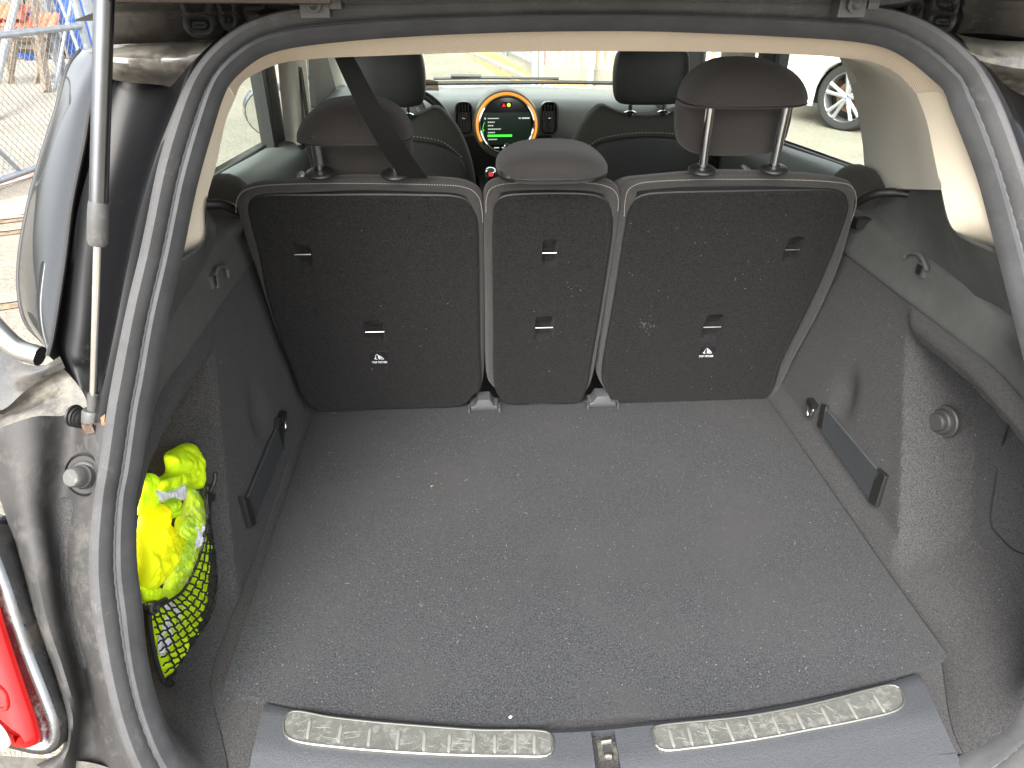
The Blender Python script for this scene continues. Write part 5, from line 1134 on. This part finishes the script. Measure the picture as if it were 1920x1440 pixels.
for a, b, w, mm, nm, lab in (((82, -20), (112, 118), .07, greyw, 'steel_beam', 'grey steel beam leaning behind the trestle, the thickest'), ((60, -20), (72, 60), .06, wood, 'timber_post', 'upright timber post behind the orange tiles'), ((36, -20), (28, 12), .05, mat('white_pipe', (.25, .25, .24), .5), 'white_pipe', 'white pipe leaning left of the timber post'), ((104, -20), (140, 75), .025, galv, 'steel_tube', 'thin steel tube leaning against the gate post'), ((138, -20), (118, 85), .025, galv, 'steel_tube', 'thin steel tube crossing the other behind the gate')):
    q0, q1 = Yd(a, 12.3), Yd(b, 11.7); V, F = tube([q0, q1*1.0], w, 8 if 'tube' in nm or 'pipe' in nm else 4); 
    # carry it down to the ground
    dr = (q1-q0)/abs(q1[2]-q0[2]); qe = q1+dr*q1[2]; V, F = tube([q0, qe], w, 8 if 'tube' in nm or 'pipe' in nm else 4)
    solo(nm, V, F, mm, lab, nm.replace('_', ' '), tuple(qe), smooth=False)
# corrugated hoarding with its plinth and posts ahead on the right
wa, wb = A(.98, 12.0, 0), A(5.6, 8.0, 0); wd = (wb-wa); WL = np.linalg.norm(wd); wd /= WL; wn = A(wd[1], -wd[0], 0)
if np.dot(wn, CAM-wa) < 0: wn = -wn
hb = thing('striped_hoarding', 'fence of faded red and cream upright boards ahead of the windscreen', 'fence', tuple(wa))
stm = [mat('faded_red_board', (.52, .22, .20), .85, ns=9, na=.35, mapping=(1, 1, .3)), mat('cream_board', (.62, .56, .44), .85, ns=9, na=.2, mapping=(1, 1, .3)), mat('brown_board', (.34, .27, .20), .85, ns=9, na=.2, mapping=(1, 1, .3))]
k = 0; x = .12
while x < WL:
    c = wa+wd*x+A(0, 0, 1.15); R = np.column_stack([wd, wn, A(0, 0, 1)])
    part('board', (lambda m_: (m_.V, m_.F))(MB().box(c+wn*(.02 if k % 2 else 0), (.062, .03, 1.9), R)), stm[(0, 1, 2, 1)[k % 4]], parent=hb, smooth=False); x += .068; k += 1
part('plinth', (lambda m_: (m_.V, m_.F))(MB().box(wa+wd*WL/2+A(0, 0, .10)+wn*.02, (WL, .16, .20), R)), concrete, parent=hb, smooth=False)
for s_, p in (('left', (1010, 147)), ('middle', (1021, 146)), ('right', (1113, 160))):
    c = PZ(p, 0)+wn*.10; solo('fence_post', *tube([c, c+A(0, 0, 2.4)], .05, 16), mat('pale_blue_grey_post', (.42, .47, .46), .5, metal=.3), {'left': 'leftmost pale post where the mesh fence meets the striped boards', 'middle': 'pale post just right of the leftmost one, close beside it', 'right': 'pale post standing alone in front of the striped boards'}[s_], 'post', tuple(c), 'pale fence posts')
fa = v1+A(.12, .1, 0); fdd = (v0-v1)/np.linalg.norm(v0-v1)
mf = thing('mesh_fence', 'far chain-link fence running away beside the leaf-littered verge', 'fence', tuple(fa))
link_mesh(fa, fdd, 0, 14, .1, 2.0, .12, .16, .005).obj('chain_link', galv, mf, stuff=True, smooth=False)
for s_ in (0.1, 3, 6, 9, 12): part('fence_upright', tube([fa+fdd*s_, fa+fdd*s_+A(0, 0, 2.05)], .035, 10), galv, parent=mf)
part('top_rail', tube([fa+A(0, 0, 2.02), fa+fdd*14+A(0, 0, 2.02)], .025, 8), galv, parent=mf)
# white car parked ahead on the right
ca = A(.57, -.82, 0); ca /= np.linalg.norm(ca); cn = A(-.82, -.57, 0); cn /= np.linalg.norm(cn)
Wf = A(3.77, 7.70, 0); nose = Wf-ca*.86
wc_ = thing('parked_white_car', 'white car with silver alloy wheels parked beyond the right rear window', 'car', tuple(nose+ca*2.2))
white = mat('white_car_paint', (.62, .63, .61), .2, coat=1, ns=3, na=.02); tyre = mat('tyre_rubber', (.02, .02, .02), .8)
def cp_(x, w, z): return nose+ca*x-cn*w+A(0, 0, z)      # w = distance inwards from the near side
xs = np.linspace(0, 4.5, 46)
def arch(x, z0):
    for xc in (.86, 3.60):
        d_ = abs(x-xc)
        if d_ < .37: return max(z0, .33+math.sqrt(.37**2-d_**2)-.02)
    return z0
bodyc = []
for x in sorted(list(xs)+[.86+.37*math.cos(a) for a in np.linspace(0, math.pi, 15)]+[3.6+.37*math.cos(a) for a in np.linspace(0, math.pi, 15)]):
    nf = sm(x/.35)*sm((4.5-x)/.3); hood = .74+.20*sm(x/1.3)-.04*sm((x-3.6)/.8)
    wI = .25*(1-nf)
    zb = arch(x, .20+.06*(1-nf))
    zs = [zb, zb+(.50-zb)*.4 if zb < .5 else zb+.005, max(.52, zb+.01), max(.62, zb+.02), max(.71, zb+.025)+.0*hood, max(hood, zb+.04)]
    ins = [.05, .02, 0, .005, .03, .12]
    ring = [cp_(x, wI+i_, z) for i_, z in zip(ins, zs)]+[cp_(x, .5, max(hood, zb+.04)+.03), cp_(x, .9, max(hood, zb+.04)+.05)]
    full = ring+[nose+ca*x-cn*(1.8-np.dot(nose+ca*x-q, cn))+A(0, 0, q[2]) for q in ring[::-1][1:]]
    bodyc.append(full)
V = [p for r_ in bodyc for p in r_]; kx = len(bodyc[0]); F = []
for j in range(len(bodyc)-1):
    for i in range(kx-1): F.append((j*kx+i, j*kx+i+1, (j+1)*kx+i+1, (j+1)*kx+i))
F.append(tuple(range(kx))); F.append(tuple((len(bodyc)-1)*kx+i for i in range(kx)))
part('body', (V, F), white, parent=wc_, angle=35)
part('underbody', (lambda m_: (m_.V, m_.F))(MB().box(nose+ca*2.2-cn*.9+A(0, 0, .35), (3.9, 1.3, .3), np.column_stack([ca, -cn, A(0, 0, 1)]))), tyre, parent=wc_, smooth=False)
gh = [[cp_(x, w, z) for x, z in ((1.25, .92), (1.9, 1.36), (2.7, 1.42), (3.4, 1.34), (4.1, .93))] for w in (.14, .22, .55, .9, 1.25, 1.58, 1.66)]
gh[0] = [cp_(x, .13, .93) for x in (1.25, 1.9, 2.7, 3.4, 4.1)]
part('cabin', surf(gh, 20, 3), mat('dark_car_glass', (.015, .018, .018), .05, coat=1), parent=wc_)
part('roof_panel', surf([[cp_(x, w, z+.012) for x, z in ((1.95, 1.37), (2.7, 1.425), (3.35, 1.35))] for w in (.24, .55, .9, 1.25, 1.56)], 14, 3), white, parent=wc_)
part('headlight', slab([cp_(x, w-.012, z) for x, w, z in ((.06, .22, .60), (.32, .03, .62), (.40, .02, .70), (.10, .20, .68))], cn, [(0, -.02), (0, .004), (.005, .006)]), clear_lens, parent=wc_, smooth=False)
alloy = mat('silver_alloy', (.55, .56, .58), .28, metal=.9)
def car_wheel(x, w, side):
    c = nose+ca*x-cn*w+A(0, 0, .33); ax_ = cn*side
    V, F = lathe(c, ax_, [(.235, -.1), (.33, -.09), (.335, -.02), (.33, .045), (.31, .062), (.262, .062), (.245, .05), (.24, -.06)], 48); wh = part('wheel', (V, F[:-2]), tyre, parent=wc_)
    V, F = lathe(c, ax_, [(.242, -.06), (.250, .052), (.243, .060), (.236, .052), (.228, -.06)], 48); part('rim', (V, F[:-2]), alloy, parent=wh)
    V, F = lathe(c, ax_, [(.155, -.045), (.155, -.03), (.01, -.03)], 32); part('brake_disc', (V, F), mat('rusty_disc', (.24, .13, .09), .5, metal=.5), parent=wh)
    u, v = frame_of(ax_)
    if abs(v[2]) < abs(u[2]): u, v = v, u
    m_ = MB(); R_ = np.column_stack([u, v, ax_/np.linalg.norm(ax_)]); m_.box(c+u*.12+v*.05+ax_*-.01, (.06, .14, .05), R_); m_.obj('brake_caliper', bluem, wh, smooth=False)
    for i in range(5):
        for dl in (-.19, .19):
            a = 2*math.pi*i/5+.3; d0 = u*math.cos(a+dl*.35)+v*math.sin(a+dl*.35); d1 = u*math.cos(a+dl)+v*math.sin(a+dl); m_ = MB(); m_.tube([c+d0*.03+ax_*.035, c+d1*.14+ax_*.042, c+d1*.238+ax_*.045], [.028, .020, .025], 6); m_.obj('spoke', alloy, wh)
    V, F = lathe(c+ax_*.05, ax_, [(.042, -.02), (.040, .004), (.034, .006), (.001, .006)], 24); part('hub_cap', (V, F), alloy, parent=wh)
    for q in range(4):
        a0_ = math.pi/2*q; m_ = MB(); pts = [c+ax_*.0575]+[c+ax_*.0575+(u*math.cos(a0_+t)+v*math.sin(a0_+t))*.026 for t in np.linspace(0, math.pi/2, 6)]; m_.add(pts, [tuple(range(7))]); m_.obj('hub_badge', white if q % 2 else bluem, wh, smooth=False)
car_wheel(.86, .10, 1); car_wheel(3.60, .10, 1); car_wheel(.86, 1.70, -1); car_wheel(3.60, 1.70, -1)
